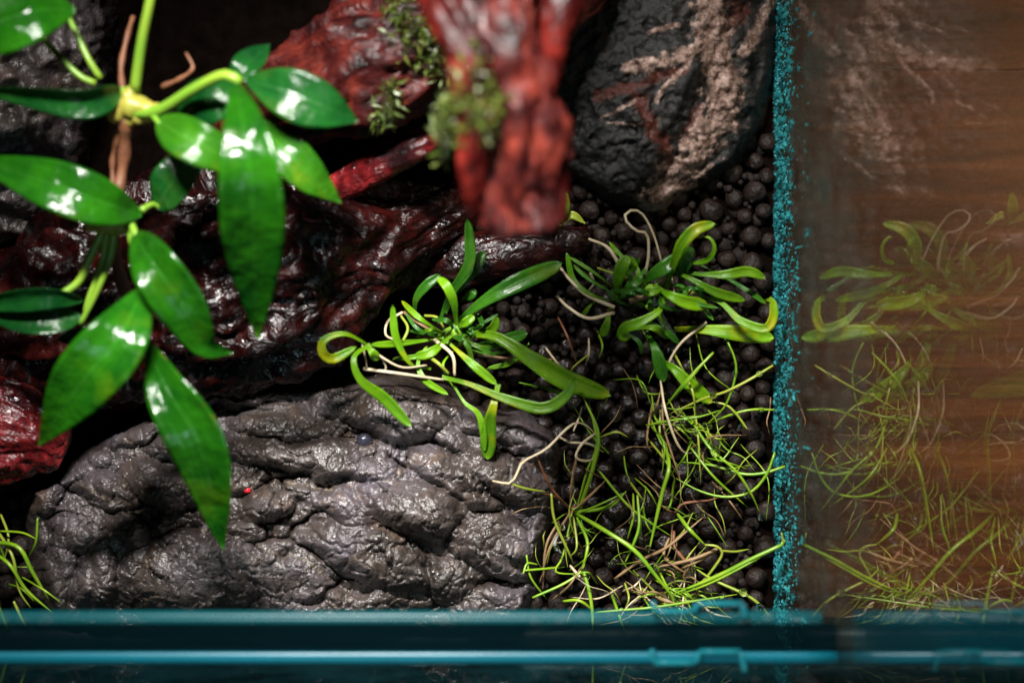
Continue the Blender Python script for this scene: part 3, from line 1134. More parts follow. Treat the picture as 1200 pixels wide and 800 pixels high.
for pts, r0, r1, mt in [([(148, 136, 265), (146, 180, 240), (138, 230, 236), (132, 268, 244)], 8, 6, 'brown'), ([(140, 150, 250), (132, 190, 234), (134, 235, 232)], 4, 3, 'brown'),
                        ([(130, 262, 240), (140, 320, 190), (160, 370, 110), (170, 350, 60)], 7, 9, 'brown'),
                        ([(190, 102, 262), (212, 92, 270), (226, 80, 274), (218, 62, 272)], 3.5, 1.6, 'brown'),
                        ([(146, 120, 262), (142, 80, 250), (150, 40, 240), (156, 20, 230)], 4, 3, 'brown')]:
    add_tube(pl, 'rhizome', pts, r0, r1, mt, 22, 9, .15)
for pts, ra in (([(132, 140, 256), (142, 130, 266), (160, 124, 272), (180, 132, 274)], 11), ([(150, 142, 262), (166, 134, 268), (186, 128, 278)], 8), ([(152, 138, 262), (150, 122, 268), (156, 104, 276)], 8),
                ([(104, 264, 244), (120, 264, 250), (140, 264, 252), (160, 262, 250)], 8)):
    v, f, uv = tube(pts, lambda t: 3 + ra * math.sin(math.pi * (.12 + .76 * t)) ** .7 * (1 + .14 * math.sin(t * 17 + ra)), 20, 14)
    v = np.array(v)
    v = v + (fbm(v / S * .06, 3) * 3 * S)[:, None] * np.array([[.5, .6, .6]])
    link('node', mesh('node', v, f, uv), M['node'], pl)

# ------------------------------------------------------------------ strap-leaved rosettes
def strap(wd, tipf=.75, b=.35):
    def f(t):
        s = b + (1 - b) * min(1, max(0, (t - .12) / .5)) ** 1.3
        e = 1 if t < tipf else math.sqrt(max(0.0, 1 - ((t - tipf) / (1 - tipf)) ** 2))
        return max(.5, wd * s * e)
    return f


def with_h(pts, hs):
    """give a flat course a height profile"""
    n = len(pts)
    hh = np.interp(np.linspace(0, 1, n), np.linspace(0, 1, len(hs)), hs)
    return [(p[0], p[1], h) for p, h in zip(pts, hh)]


r1 = thing('strap_leaved_rosette', W(520, 400, 20), 'bright green strap-leaved rosette sprawling between driftwood log and large stone', 'plant', 'strap-leaved rosettes')
R1 = [([(530, 385), (560, 358), (599, 335), (659, 308)], 24, 'blade_dark', (60, 110, 95), .2),
      ([(535, 391), (580, 394), (622, 420), (665, 446), (716, 464)], 27, 'blade', (70, 120, 110, 80), -.2),
      ([(518, 442), (550, 450), (590, 466), (636, 478), (664, 462), (674, 442)], 16, 'blade', (95, 118, 110, 118, 125), .2),
      ([(434, 404), (415, 418), (422, 444), (452, 468), (482, 500)], 16, 'blade', (130, 150, 150, 130, 122), .1),
      ([(432, 404), (404, 391), (380, 398), (378, 412), (390, 420), (418, 406)], 13, 'blade', (130, 145, 150, 140, 130), .5),
      ([(520, 396), (470, 402), (434, 404)], 9, 'blade', (80, 110, 130), 0),
      ([(505, 432), (482, 427), (464, 395), (460, 357)], 10, 'blade', (90, 120, 140), .3),
      ([(536, 386), (532, 356), (524, 336), (513, 325)], 13, 'blade', (80, 125, 110), .2),
      ([(514, 380), (528, 344), (549, 310), (550, 280), (547, 256)], 15, 'blade_dark', (70, 110, 120), .5),
      ([(522, 366), (532, 345), (552, 318), (568, 294)], 18, 'blade_dark', (60, 88, 80), .3),
      ([(486, 372), (488, 350), (500, 334), (516, 322)], 13, 'blade_dark', (60, 92, 90), .2),
      ([(550, 406), (585, 400), (618, 390)], 16, 'blade_dark', (60, 78, 66), .1),
      ([(584, 450), (578, 476), (573, 500), (571, 538)], 21, 'blade', (100, 112, 100, 82), -.1),
      ([(532, 452), (545, 472), (560, 484), (566, 505), (568, 528)], 9, 'blade', (95, 108, 104, 90), 0),
      ([(540, 391), (565, 392), (578, 384), (582, 370)], 13, 'blade', (80, 100, 110), .4),
      ([(524, 400), (552, 425), (582, 450)], 12, 'blade', (75, 95, 96), .1),
      ([(500, 405), (490, 425), (498, 445), (525, 462)], 9, 'blade', (85, 105, 100), .2),
      ([(540, 352), (552, 345), (556, 338)], 13, 'blade_dark', (60, 80, 80), .2),
      ([(620, 402), (600, 424), (570, 432)], 7, 'blade', (40, 70, 80), .2),
      ([(608, 448), (640, 455), (660, 462)], 5, 'blade', (70, 75, 60), .2),
      ([(530, 392), (506, 412), (486, 418)], 13, 'blade', (80, 100, 96), .2),
      ([(535, 384), (545, 378), (556, 370)], 12, 'blade', (80, 100, 100), .2),
      ([(428, 405), (436, 412), (442, 422)], 13, 'blade', (132, 140, 130), .2)]
rg = random.Random(21)
for i in range(20):
    a = rg.uniform(0, 6.283)
    L = rg.uniform(22, 78)
    bx, by = 528 + rg.gauss(0, 12), 394 + rg.gauss(0, 8)
    ex, ey = bx + L * 1.15 * math.cos(a), by + L * .7 * math.sin(a)
    c_ = rg.uniform(-16, 16)
    R1.append(([(bx, by), ((bx + ex) / 2 - c_ * math.sin(a), (by + ey) / 2 + c_ * math.cos(a)), (ex, ey)], rg.uniform(3.5, 8), rg.choice(['blade', 'blade_dark', 'blade_dark']), (62, rg.uniform(80, 112), rg.uniform(64, 90)), rg.uniform(-.5, .5)))
for pts, wd, mt, hs, tw in R1:
    add_ribbon(r1, 'leaf', with_h(pts, hs), strap(wd * .88), mt, n=24, k=5, cup=.4, wave=.22, th=1.5, twist=tw, tw1=tw * -.6)
for pts, hs, r, mt in [([(426, 432), (471, 438), (520, 445)], (112, 116, 98), 2.3, 'root'), ([(509, 398), (530, 416), (533, 440)], (85, 100, 96), 2.6, 'root'),
                       ([(440, 414), (470, 430), (500, 428)], (125, 118, 100), 1.6, 'root'), ([(500, 416), (514, 426), (526, 438)], (90, 106, 98), 2.6, 'thin_yellow'),
                       ([(472, 366), (455, 376), (452, 392), (462, 398)], (60, 70, 76), 2, 'root'), ([(474, 366), (490, 378), (506, 388)], (60, 80, 80), 2.6, 'straw'),
                       ([(424, 400), (428, 418), (430, 432)], (130, 124, 114), 1.5, 'root'), ([(498, 370), (512, 372), (520, 384)], (70, 84, 80), 2, 'thin_yellow'),
                       ([(560, 415), (590, 420), (625, 425), (650, 420)], (40, 40, 36, 34), 2.4, 'straw'), ([(448, 420), (452, 432), (440, 440)], (118, 112, 108), 1.4, 'root'),
                       ([(470, 404), (478, 385), (470, 370)], (88, 80, 68), 2.2, 'thin_yellow')]:
    add_tube(r1, 'root', with_h(pts, hs), r, r * .7, mt, 14, 6)
add_tube(r1, 'crown', [(520, 398, 10), (526, 392, 60), (538, 386, 84)], 9, 8, 'stem', 8, 9)

r2 = thing('strap_leaved_rosette', W(760, 345, 20), 'curly strap-leaved rosette on the soil pellets under the veined stone', 'plant', 'strap-leaved rosettes')
R2 = [([(781, 338), (790, 308), (800, 285), (816, 268), (838, 262)], 17, 'blade', (70, 120, 135, 130), .3),
      ([(812, 279), (830, 278), (837, 290), (830, 304), (812, 309)], 7, 'blade', (120, 130, 120, 100), .3),
      ([(797, 335), (803, 305), (812, 290)], 20, 'blade_dark', (70, 100, 100), .4),
      ([(797, 320), (847, 322), (876, 318), (897, 326)], 14, 'blade', (80, 105, 100, 92), .2),
      ([(790, 318), (812, 328), (840, 343), (873, 352)], 13, 'blade', (80, 100, 96, 76), -.2),
      ([(802, 350), (840, 352), (868, 376), (896, 385), (906, 370), (904, 352), (896, 352)], 13, 'blade', (70, 95, 100, 105, 110), .3),
      ([(790, 386), (825, 386), (862, 390), (907, 396)], 21, 'blade', (40, 66, 70, 60), .05),
      ([(772, 338), (785, 346), (804, 354), (829, 358)], 18, 'blade', (80, 108, 105, 84), .2),
      ([(780, 344), (772, 364), (748, 378), (733, 384), (729, 394), (739, 396)], 15, 'blade', (85, 112, 106, 96, 88), .2),
      ([(722, 350), (724, 328), (730, 310), (738, 300)], 18, 'blade', (70, 105, 105), -.3),
      ([(725, 352), (738, 336), (753, 322)], 14, 'blade_dark', (75, 95, 90), .4),
      ([(742, 340), (765, 322), (780, 312), (797, 298)], 19, 'blade_dark', (70, 100, 95), .2),
      ([(720, 352), (695, 346), (672, 328), (664, 296)], 8, 'blade', (70, 84, 80, 60), .2),
      ([(722, 340), (700, 322), (667, 301)], 5, 'blade', (70, 90, 76), .2),
      ([(722, 346), (702, 334), (684, 322), (672, 310)], 6, 'blade', (70, 80, 70), .2),
      ([(744, 316), (736, 306), (724, 296), (714, 284)], 6, 'blade', (70, 80, 66), .2),
      ([(820, 310), (850, 325), (878, 342), (898, 356)], 7, 'blade_dark', (60, 60, 64, 90), .2),
      ([(740, 386), (765, 384), (785, 396)], 10, 'blade', (60, 76, 60), .2),
      ([(757, 388), (768, 410), (778, 447)], 17, 'blade_dark', (60, 80, 66), .3),
      ([(770, 420), (790, 432), (808, 450), (834, 472)], 19, 'blade', (46, 72, 70, 50), -.3),
      ([(714, 362), (712, 376), (706, 394)], 12, 'blade', (66, 74, 60), .1),
      ([(760, 376), (780, 388), (795, 402)], 9, 'blade_dark', (60, 70, 56), .1),
      ([(745, 345), (762, 342), (775, 338)], 12, 'blade', (80, 96, 92), .1),
      ([(725, 385), (748, 400), (752, 415)], 6, 'blade_dark', (50, 60, 50), .1),
      ([(700, 350), (690, 360), (682, 372)], 6, 'blade', (70, 70, 56), .1),
      ([(780, 350), (800, 345), (820, 338)], 6, 'blade', (60, 66, 60), .1)]
rg = random.Random(22)
for i in range(20):
    a = rg.uniform(0, 6.283)
    L = rg.uniform(22, 78)
    bx, by = 758 + rg.gauss(0, 12), 346 + rg.gauss(0, 8)
    ex, ey = bx + L * 1.15 * math.cos(a), by + L * .7 * math.sin(a)
    c_ = rg.uniform(-16, 16)
    R2.append(([(bx, by), ((bx + ex) / 2 - c_ * math.sin(a), (by + ey) / 2 + c_ * math.cos(a)), (ex, ey)], rg.uniform(3.5, 8), rg.choice(['blade', 'blade_dark', 'blade_dark']), (62, rg.uniform(80, 112), rg.uniform(64, 90)), rg.uniform(-.5, .5)))
for pts, wd, mt, hs, tw in R2:
    add_ribbon(r2, 'leaf', with_h(pts, hs), strap(wd * .88), mt, n=26, k=5, cup=.4, wave=.22, th=1.5, twist=tw, tw1=tw * -.6)
for pts, hs, r, mt in [([(720, 360), (688, 346), (668, 328), (657, 314)], (78, 84, 76), 2.6, 'root'), ([(720, 366), (690, 373), (666, 360), (652, 346)], (70, 76, 60), 2.6, 'root'),
                       ([(754, 330), (760, 300), (758, 275), (745, 270), (732, 256), (738, 247), (752, 250), (766, 275), (776, 310)], (80, 110, 120, 122, 110, 84), 2, 'root'),
                       ([(727, 312), (712, 290), (690, 280)], (70, 76, 60), 2.6, 'root'), ([(735, 326), (718, 320), (700, 314)], (70, 76, 66), 2, 'thin_yellow'),
                       ([(828, 377), (800, 400), (786, 420), (780, 440)], (70, 60, 54), 2, 'root'), ([(738, 352), (760, 346), (772, 344)], (80, 90, 90), 4.5, 'straw'),
                       ([(692, 320), (696, 332), (690, 340)], (60, 50, 40), 2, 'root'), ([(790, 345), (788, 330), (786, 322)], (70, 60, 60), 2, 'root')]:
    add_tube(r2, 'root', with_h(pts, hs), r, r * .65, mt, 24, 6)
add_tube(r2, 'crown', [(752, 352, 0), (756, 346, 50), (764, 340, 84)], 9, 8, 'stem', 8, 9)
o = add_ribbon(None, 'clear_plastic_scrap', [(760, 350, 38), (774, 372, 46), (789, 394, 34)], lambda t: 13 * (1 - .5 * t), 'clear', n=12, k=5, cup=.6, th=1.6)
tag(o, 'small clear plastic scrap under the curly rosette', 'scrap')

# young shoot beside the hanging driftwood
sh = thing('seedling', W(662, 250, 20), 'pale green seedling behind the tip of the hanging driftwood', 'plant')
add_ribbon(sh, 'leaf', [(654, 262, 40), (660, 245, 62), (664, 224, 70)], lens(15, .7, .5), 'blade', n=14, k=5, cup=.3, th=1.2)
add_ribbon(sh, 'leaf', [(660, 262, 44), (670, 252, 58), (686, 262, 50)], lens(9, .8, .5), 'thin_yellow', n=14, k=5, cup=.4, th=1.2)
add_tube(sh, 'stem', [(656, 268, 4), (657, 262, 40)], 3, 2.5, 'stem', 6, 6)

# ------------------------------------------------------------------ hair grass
def wisps(blades, cx, cy, sx, sy, n, seed):
    q = random.Random(seed)
    for i in range(n):
        x, y = q.gauss(cx, sx), q.gauss(cy, sy)
        a = q.uniform(0, 6.28)
        L = q.uniform(20, 75)
        pts = [(x, min(y, 728))]
        for k in range(3):
            a += q.uniform(-.5, .5)
            x, y = min(x + L / 3 * math.cos(a), 902), min(y + L / 3 * math.sin(a), 730)
            pts.append((x, y))
        blades.append((pts, q.uniform(1.4, 2.6), q.choice(['thin', 'thin_yellow', 'straw', 'root', 'thin'])))


def grass_clump(loc, label, blades, group='hair grass clumps'):
    c = thing('hair_grass_clump', W(loc[0], loc[1], 12), label, 'grass', group)
    for b in blades:
        pts, wd, mt = b[:3]
        hs = b[3] if len(b) > 3 else None
        n = len(pts)
        if hs is None:
            top = rnd.uniform(48, 84)
            lo = rnd.uniform(22, 40)
            hs = (lo, top, top * .9) if n > 2 else (lo, top)
        nm = 'root' if mt in ('root', 'straw', 'brown') else 'blade'
        tip = .25
        wob = .0 if nm == 'blade' else .12
        v, f, uv = tube(with_h(pts, hs), lambda t: wd * .37 * (1 + wob * math.sin(t * 31 + wd)) * (.75 + .25 * min(1, t * 6)) * (1 - (1 - tip) * max(0, (t - .6) / .4) ** 1.5), 18, 6)
        link(nm, mesh(nm, v, f, uv), M[mt], c)
    return c


A = [([(678, 600), (695, 548), (701, 508), (683, 464)], 7, 'thin', (40, 80, 95, 90)), ([(719, 537), (692, 508), (668, 468)], 3, 'thin'),
     ([(676, 596), (688, 552), (699, 520), (690, 470)], 4, 'thin'),
     ([(670, 600), (705, 596), (722, 588), (734, 575)], 6.5, 'thin', (40, 62, 66)), ([(672, 603), (700, 592), (732, 577)], 3.5, 'thin', (40, 66, 72)),
     ([(676, 602), (710, 622), (744, 645), (770, 676), (794, 706)], 7.5, 'thin', (45, 92, 96, 80)), ([(646, 578), (650, 609), (667, 648), (672, 660)], 4.5, 'thin_yellow', (95, 84, 60)),
     ([(676, 606), (688, 632), (687, 650), (681, 668)], 5.5, 'thin', (50, 80, 70)), ([(682, 664), (690, 690), (694, 715), (695, 742)], 6, 'thin', (62, 70, 60)),
     ([(624, 700), (660, 684), (680, 670), (687, 655)], 4.5, 'thin', (70, 72, 62)), ([(615, 668), (640, 666), (662, 664)], 4, 'thin', (80, 70, 50)),
     ([(617, 650), (622, 676), (641, 702)], 3.5, 'thin', (76, 74, 60)), ([(613, 672), (618, 660), (630, 661)], 3.5, 'thin', (82, 78, 74)),
     ([(668, 600), (645, 640), (632, 684)], 3.5, 'straw', (60, 80, 60)), ([(655, 610), (640, 640), (636, 692)], 4, 'straw', (60, 70, 50)),
     ([(671, 596), (660, 650), (652, 670), (690, 672)], 3.5, 'thin', (50, 66, 50)), ([(672, 605), (676, 640), (668, 652)], 4, 'thin_yellow', (50, 66, 60)),
     ([(670, 598), (652, 580), (640, 560), (628, 532)], 6, 'brown', (46, 90, 112)), ([(672, 600), (660, 588), (646, 580), (634, 578)], 4, 'brown', (46, 80, 100)),
     ([(668, 596), (656, 584), (648, 574)], 5, 'brown', (50, 80, 90)), ([(674, 596), (692, 580), (710, 562)], 5, 'straw', (45, 60, 56)),
     ([(674, 594), (668, 600), (662, 602)], 9, 'brown', (40, 50, 54)),
     ([(577, 563), (598, 566), (608, 550), (614, 540), (640, 526), (662, 504), (676, 495), (690, 500), (699, 512)], 4.5, 'root', (122, 128, 118, 112, 100, 90)),
     ([(598, 566), (615, 572), (640, 576)], 4, 'thin_yellow', (124, 116, 100)), ([(656, 512), (668, 518), (690, 520), (708, 530)], 4, 'root', (98, 92, 80, 60)),
     ([(697, 508), (682, 520), (675, 535), (686, 540), (700, 536)], 4.5, 'root', (92, 96, 90, 70)), ([(676, 535), (671, 560), (668, 590)], 4.5, 'straw', (90, 70, 48)),
     ([(672, 505), (678, 490), (682, 476)], 3, 'root', (90, 88, 80)), ([(656, 620), (650, 636), (658, 648)], 6, 'clear', (60, 64, 56)), ([(668, 662), (680, 676), (690, 682)], 5, 'root', (54, 60, 50))]
wisps(A, 668, 610, 16, 34, 14, 31)
grass_clump((675, 600), 'hair grass clump with a withered brown runner touching the large stone', A)

B = [([(836, 413), (810, 440), (796, 456), (780, 476)], 5, 'thin', (92, 90, 60)), ([(832, 416), (806, 447), (790, 466)], 4, 'thin', (90, 90, 66)),
     ([(906, 428), (878, 445), (850, 459), (827, 466), (786, 484)], 4.5, 'thin_yellow', (100, 100, 84, 60)), ([(853, 401), (861, 420), (862, 440), (850, 475), (827, 498)], 3.5, 'thin', (110, 106, 92, 60)),
     ([(908, 480), (880, 480), (856, 486), (830, 496)], 4, 'thin', (80, 84, 60)), ([(757, 498), (790, 492), (820, 488), (846, 480)], 4, 'thin', (60, 90, 82)),
     ([(876, 503), (862, 484), (850, 474), (830, 470)], 4, 'thin_yellow', (80, 86, 80)), ([(920, 546), (895, 554), (870, 555), (835, 545), (797, 541)], 5, 'thin', (92, 90, 84, 60)),
     ([(908, 530), (898, 556), (880, 576), (850, 582), (820, 575), (792, 560)], 4.5, 'thin', (96, 90, 80, 60)), ([(809, 490), (832, 525), (862, 551), (880, 578), (892, 604)], 4.5, 'thin', (70, 100, 98, 70)),
     ([(810, 525), (838, 560), (876, 594)], 4, 'thin', (70, 84, 66)), ([(780, 522), (784, 548), (776, 578), (760, 648)], 6.5, 'thin', (60, 100, 96, 84)),
     ([(756, 510), (780, 540), (792, 564)], 4, 'thin_yellow'), ([(812, 468), (818, 510), (821, 566)], 3.5, 'thin_yellow'), ([(764, 488), (770, 474), (776, 450)], 3.5, 'straw'),
     ([(774, 446), (780, 481), (792, 516), (802, 530), (812, 530)], 4.5, 'root', (72, 92, 80, 60)), ([(776, 470), (778, 500), (790, 540), (797, 560)], 4, 'straw', (50, 60, 56)),
     ([(700, 549), (735, 591), (762, 612), (787, 628)], 4.5, 'thin', (70, 76, 60)), ([(747, 580), (749, 615), (742, 638), (732, 660)], 5, 'thin', (70, 84, 70)),
     ([(742, 578), (742, 606), (735, 632)], 4, 'thin', (60, 76, 66)), ([(752, 580), (757, 612), (768, 628)], 3.5, 'thin'), ([(735, 560), (748, 578), (757, 590)], 4, 'thin_yellow'),
     ([(790, 562), (786, 590), (780, 600)], 4, 'thin'), ([(774, 480), (774, 510), (788, 528)], 4, 'thin_yellow'), ([(800, 476), (790, 500), (806, 520)], 3, 'straw'),
     ([(760, 496), (778, 520), (776, 556)], 3.5, 'thin'), ([(800, 432), (812, 460), (815, 486)], 4, 'thin_yellow', (60, 80, 66)), ([(788, 410), (796, 425), (804, 440)], 4, 'thin_yellow'),
     ([(813, 492), (836, 512), (852, 514)], 4.5, 'thin_yellow'), ([(828, 498), (842, 540), (866, 512)], 3.5, 'thin'), ([(768, 490), (800, 505), (830, 545)], 3.5, 'thin'),
     ([(795, 500), (820, 512), (850, 530)], 3, 'thin_yellow'), ([(704, 512), (722, 506), (736, 512)], 4, 'thin_yellow', (40, 52, 46)), ([(765, 470), (758, 515), (764, 530)], 4, 'straw'),
     ([(744, 560), (760, 575), (772, 596)], 3, 'thin'), ([(690, 415), (672, 430), (668, 440)], 3.5, 'thin_yellow', (40, 50, 40)), ([(640, 408), (652, 424), (662, 436)], 4, 'root', (40, 50, 36)),
     ([(690, 396), (690, 415), (686, 428)], 3.5, 'root', (40, 50, 36)), ([(652, 368), (664, 392), (676, 425)], 4, 'brown', (30, 60, 40)), ([(700, 388), (706, 405), (702, 420)], 4, 'thin', (40, 60, 50)),
     ([(772, 590), (790, 600), (800, 590), (830, 586), (844, 582)], 4.5, 'brown', (40, 52, 50, 44))]
br = random.Random(11)
for i in range(22):
    x, y = br.gauss(792, 38), br.gauss(520, 62)
    a = br.uniform(.2, 1.35) if br.random() < .7 else br.uniform(-1.3, 3)
    L = br.uniform(35, 95)
    c = br.uniform(-18, 18)
    ex, ey = min(x + L * math.cos(a), 900), y + L * math.sin(a)
    B.append(([(x, y), ((x + ex) / 2 - c * math.sin(a), (y + ey) / 2 + c * math.cos(a)), (ex, ey)], br.uniform(1.8, 3.2), br.choice(['thin', 'thin', 'thin_yellow', 'straw'])))
wisps(B, 795, 510, 40, 55, 28, 32)
grass_clump((790, 510), 'large tangled hair grass clump spreading over pellets beside the side pane', B)

C = [([(919, 632), (918, 637), (880, 655), (840, 675), (786, 697)], 7, 'thin', (96, 94, 84, 60)), ([(916, 624), (917, 630), (918, 637)], 3.5, 'thin_yellow', (100, 98, 96)),
     ([(917, 637), (870, 664), (830, 684), (790, 698)], 4, 'thin', (92, 84, 60)), ([(903, 724), (890, 708), (873, 696), (834, 678), (810, 662)], 5, 'thin_yellow', (80, 88, 80, 56)),
     ([(699, 717), (735, 714), (768, 711), (819, 703), (864, 696)], 4.5, 'thin', (70, 84, 80)), ([(720, 678), (750, 657), (780, 642), (805, 622), (826, 604)], 5, 'straw', (50, 80, 80)),
     ([(794, 602), (808, 620), (826, 638)], 6.5, 'thin', (60, 84, 80)), ([(717, 696), (724, 716), (734, 744)], 5, 'thin'), ([(826, 638), (840, 640), (846, 650), (830, 674), (818, 690)], 4.5, 'thin_yellow', (80, 84, 76, 56)),
     ([(845, 645), (862, 646), (878, 643)], 4, 'thin_yellow', (80, 70, 60)), ([(842, 642), (820, 652), (800, 658), (770, 664)], 6, 'straw', (70, 76, 60)), ([(838, 646), (812, 660), (790, 668)], 5, 'straw', (66, 70, 56)),
     ([(790, 622), (790, 640), (804, 660), (800, 678)], 6, 'brown', (56, 70, 60)), ([(784, 630), (778, 650), (792, 664), (806, 672)], 5, 'straw', (60, 70, 60)), ([(788, 614), (786, 640), (780, 656)], 3.5, 'straw'),
     ([(660, 704), (680, 704), (700, 720)], 5, 'thin', (60, 76, 60)), ([(780, 640), (800, 624), (812, 600)], 4, 'thin_yellow'), ([(768, 660), (788, 700), (800, 724)], 4, 'thin'), ([(742, 668), (780, 706), (800, 730)], 3.5, 'thin_yellow'),
     ([(732, 682), (737, 700), (732, 714)], 3.5, 'thin_yellow')]
for i in range(44):
    x, y = br.gauss(770, 30), br.gauss(692, 14)
    a = br.choice([br.uniform(-.3, .8), br.uniform(2.4, 3.5), br.uniform(.3, 1.3), br.uniform(-1.3, -.3)])
    L = br.uniform(25, 70)
    c = br.uniform(-10, 10)
    ex, ey = min(x + L * math.cos(a), 890), min(y + L * math.sin(a), 732)
    C.append(([(x, min(y, 726)), ((x + ex) / 2 - c * math.sin(a), min(728, (y + ey) / 2 + c * math.cos(a))), (ex, ey)], br.uniform(2.4, 4.2), br.choice(['thin', 'thin', 'thin_yellow', 'straw', 'root'])))
wisps(C, 770, 680, 45, 26, 26, 33)
grass_clump((780, 690), 'matted hair grass clump with straw runners against the front pane', C)

Dd = [([(10, 740), (-10, 690), (-30, 640)], 6, 'thin'), ([(-20, 640), (10, 660), (30, 690), (62, 718)], 6, 'thin', (60, 90, 80, 70)), ([(-10, 612), (14, 650), (22, 690), (36, 712)], 5, 'thin_yellow', (60, 86, 76, 70)),
      ([(-20, 635), (20, 640), (38, 670), (58, 704)], 7, 'thin', (70, 96, 90, 70)), ([(44, 607), (42, 635), (34, 652)], 4, 'thin', (96, 90, 70)), ([(0, 640), (12, 662), (40, 664)], 3.5, 'thin'),
      ([(10, 684), (26, 690), (40, 704)], 4, 'thin'), ([(0, 622), (26, 624), (44, 632)], 4, 'thin', (60, 70, 80)), ([(16, 704), (26, 726), (34, 742)], 5, 'thin_yellow', (70, 66, 40)), ([(26, 676), (50, 690), (72, 706)], 3.5, 'thin', (60, 84, 80)),
      ([(0, 600), (10, 630), (4, 660)], 4.5, 'thin_yellow')]
grass_clump((5, 660), 'small bright hair grass tuft at the end of the large stone by the driftwood stub', Dd)

# dew drops on the grass
def dew(parent, spots):
    import bmesh
    bm = bmesh.new()
    for x, y, h, r in spots:
        bmesh.ops.create_icosphere(bm, subdivisions=2, radius=r * S, matrix=Matrix.Translation(W(x, y, h)))
    me = bpy.data.meshes.new('dew_drops')
    bm.to_mesh(me)
    bm.free()
    o = link('dew_drops', me, M['drop'], parent)
    o['kind'] = 'stuff'


cl = [o for o in bpy.data.objects if o.name.startswith('hair_grass_clump')]
dew(cl[1], [(862, 438, 98, 4), (890, 438, 104, 3.6), (836, 463, 92, 4.2), (892, 480, 86, 3.2), (838, 529, 100, 5.5), (876, 578, 84, 6), (818, 556, 72, 5), (853, 552, 90, 4), (892, 606, 76, 4), (759, 642, 90, 3.4),
            (804, 490, 94, 3.5), (826, 498, 70, 3.4), (784, 488, 66, 3.4), (844, 573, 70, 4), (797, 484, 70, 3), (740, 612, 70, 3.4), (832, 500, 80, 3), (868, 500, 84, 3), (818, 604, 72, 3.2)])
dew(cl[2], [(871, 694, 90, 5), (890, 712, 92, 5.4), (826, 604, 86, 4), (767, 711, 88, 3.2), (728, 714, 86, 3), (846, 698, 84, 3.4), (793, 702, 70, 3.4), (796, 728, 50, 4), (806, 666, 72, 3), (752, 660, 84, 2.8), (793, 712, 64, 3.4)])
dew(cl[0], [(659, 618, 84, 3.6), (662, 632, 74, 4), (680, 650, 76, 3), (652, 642, 76, 3.4), (668, 688, 70, 3)])

# ------------------------------------------------------------------ moss tufts
def moss(lobes, label, seed):
    r = random.Random(seed)
    v, f = [], []
    for cx, cy, h, rx, ry, rz in [q[:6] for q in lobes for _ in range(int(q[6] * .7))]:
        a, b, q = r.uniform(0, 6.28), r.uniform(-1, 1), 1.35 * r.random() ** .8
        s = math.sqrt(1 - b * b)
        p = Vector(U(W(cx, cy, h))) + Vector((rx * q * s * math.cos(a), ry * q * s * math.sin(a), rz * q * b))
        d = Vector((r.gauss(0, 1), r.gauss(0, 1), r.gauss(.3, .8))).normalized()
        L = r.uniform(6, 18)
        sd = d.cross(Vector((r.gauss(0, 1), r.gauss(0, 1), r.gauss(0, 1)))).normalized() * r.uniform(1.2, 2.6)
        m = p + d * L * .5
        k = len(v)
        up = d.cross(sd).normalized() * .8
        v += [p * S, (m + sd + up) * S, (p + d * L) * S, (m - sd + up) * S, (m - up * .3) * S]
        f += [(k, k + 1, k + 4), (k + 1, k + 2, k + 4), (k + 2, k + 3, k + 4), (k + 3, k, k + 4)]
    o = link('moss_tuft', mesh('moss_tuft', v, f), M['moss'])
    tag(o, label, 'moss', 'moss tufts on the driftwood')
    dew(o, [(q[0] + r.uniform(-q[3], q[3]), q[1] + r.uniform(-q[4], q[4]), q[2] + q[5] + 4, r.uniform(2, 4)) for q in lobes for _ in range(4)])
    return o


moss([(470, 20, 236, 16, 20, 14, 220), (494, 40, 248, 24, 22, 16, 320), (512, 66, 240, 14, 22, 14, 170), (478, 64, 236, 10, 14, 10, 90)], 'dark olive moss tuft on top of the mottled branch', 1)
moss([(552, 80, 505, 12, 18, 16, 170), (562, 118, 505, 18, 20, 18, 330), (548, 140, 490, 12, 20, 18, 170), (566, 150, 498, 9, 12, 14, 90)], 'bright green moss tuft clinging to the flank of the hanging driftwood', 2)
moss([(530, 120, 450, 7, 14, 12, 80), (522, 150, 425, 10, 16, 14, 150), (520, 178, 400, 4, 12, 10, 40)], 'thin yellowish moss strand dangling below the hanging driftwood', 3)
moss([(458, 112, 240, 8, 16, 10, 110), (450, 138, 228, 9, 12, 10, 110)], 'small moss tuft hanging off the underside of the mottled branch', 4)

# ------------------------------------------------------------------ glass: side pane, front pane, brace
sp_ = thing('side_glass_pane', (GX * S, 0, -40 * S), 'upright glass side pane mirroring plants, turquoise flecked along its foot', 'glass pane')
link('pane', boxm('pane', GX, GX + 14, FY - 14, 700, -40, 1000), M['glass'], sp_, smooth=False)
# pane-foot light built as turquoise flecks, dense at the soil line, thinning upwards
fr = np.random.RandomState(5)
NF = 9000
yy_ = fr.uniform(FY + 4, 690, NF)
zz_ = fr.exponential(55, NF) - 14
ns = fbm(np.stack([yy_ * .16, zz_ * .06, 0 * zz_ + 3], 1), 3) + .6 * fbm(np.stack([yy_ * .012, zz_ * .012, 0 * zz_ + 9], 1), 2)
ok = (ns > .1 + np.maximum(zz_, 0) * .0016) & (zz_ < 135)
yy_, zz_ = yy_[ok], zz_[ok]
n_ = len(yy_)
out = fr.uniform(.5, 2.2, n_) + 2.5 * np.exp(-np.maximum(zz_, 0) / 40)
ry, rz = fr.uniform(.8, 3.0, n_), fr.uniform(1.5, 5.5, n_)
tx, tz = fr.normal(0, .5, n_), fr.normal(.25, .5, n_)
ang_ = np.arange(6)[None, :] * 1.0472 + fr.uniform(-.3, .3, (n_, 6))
q_ = fr.uniform(.65, 1.1, (n_, 6))
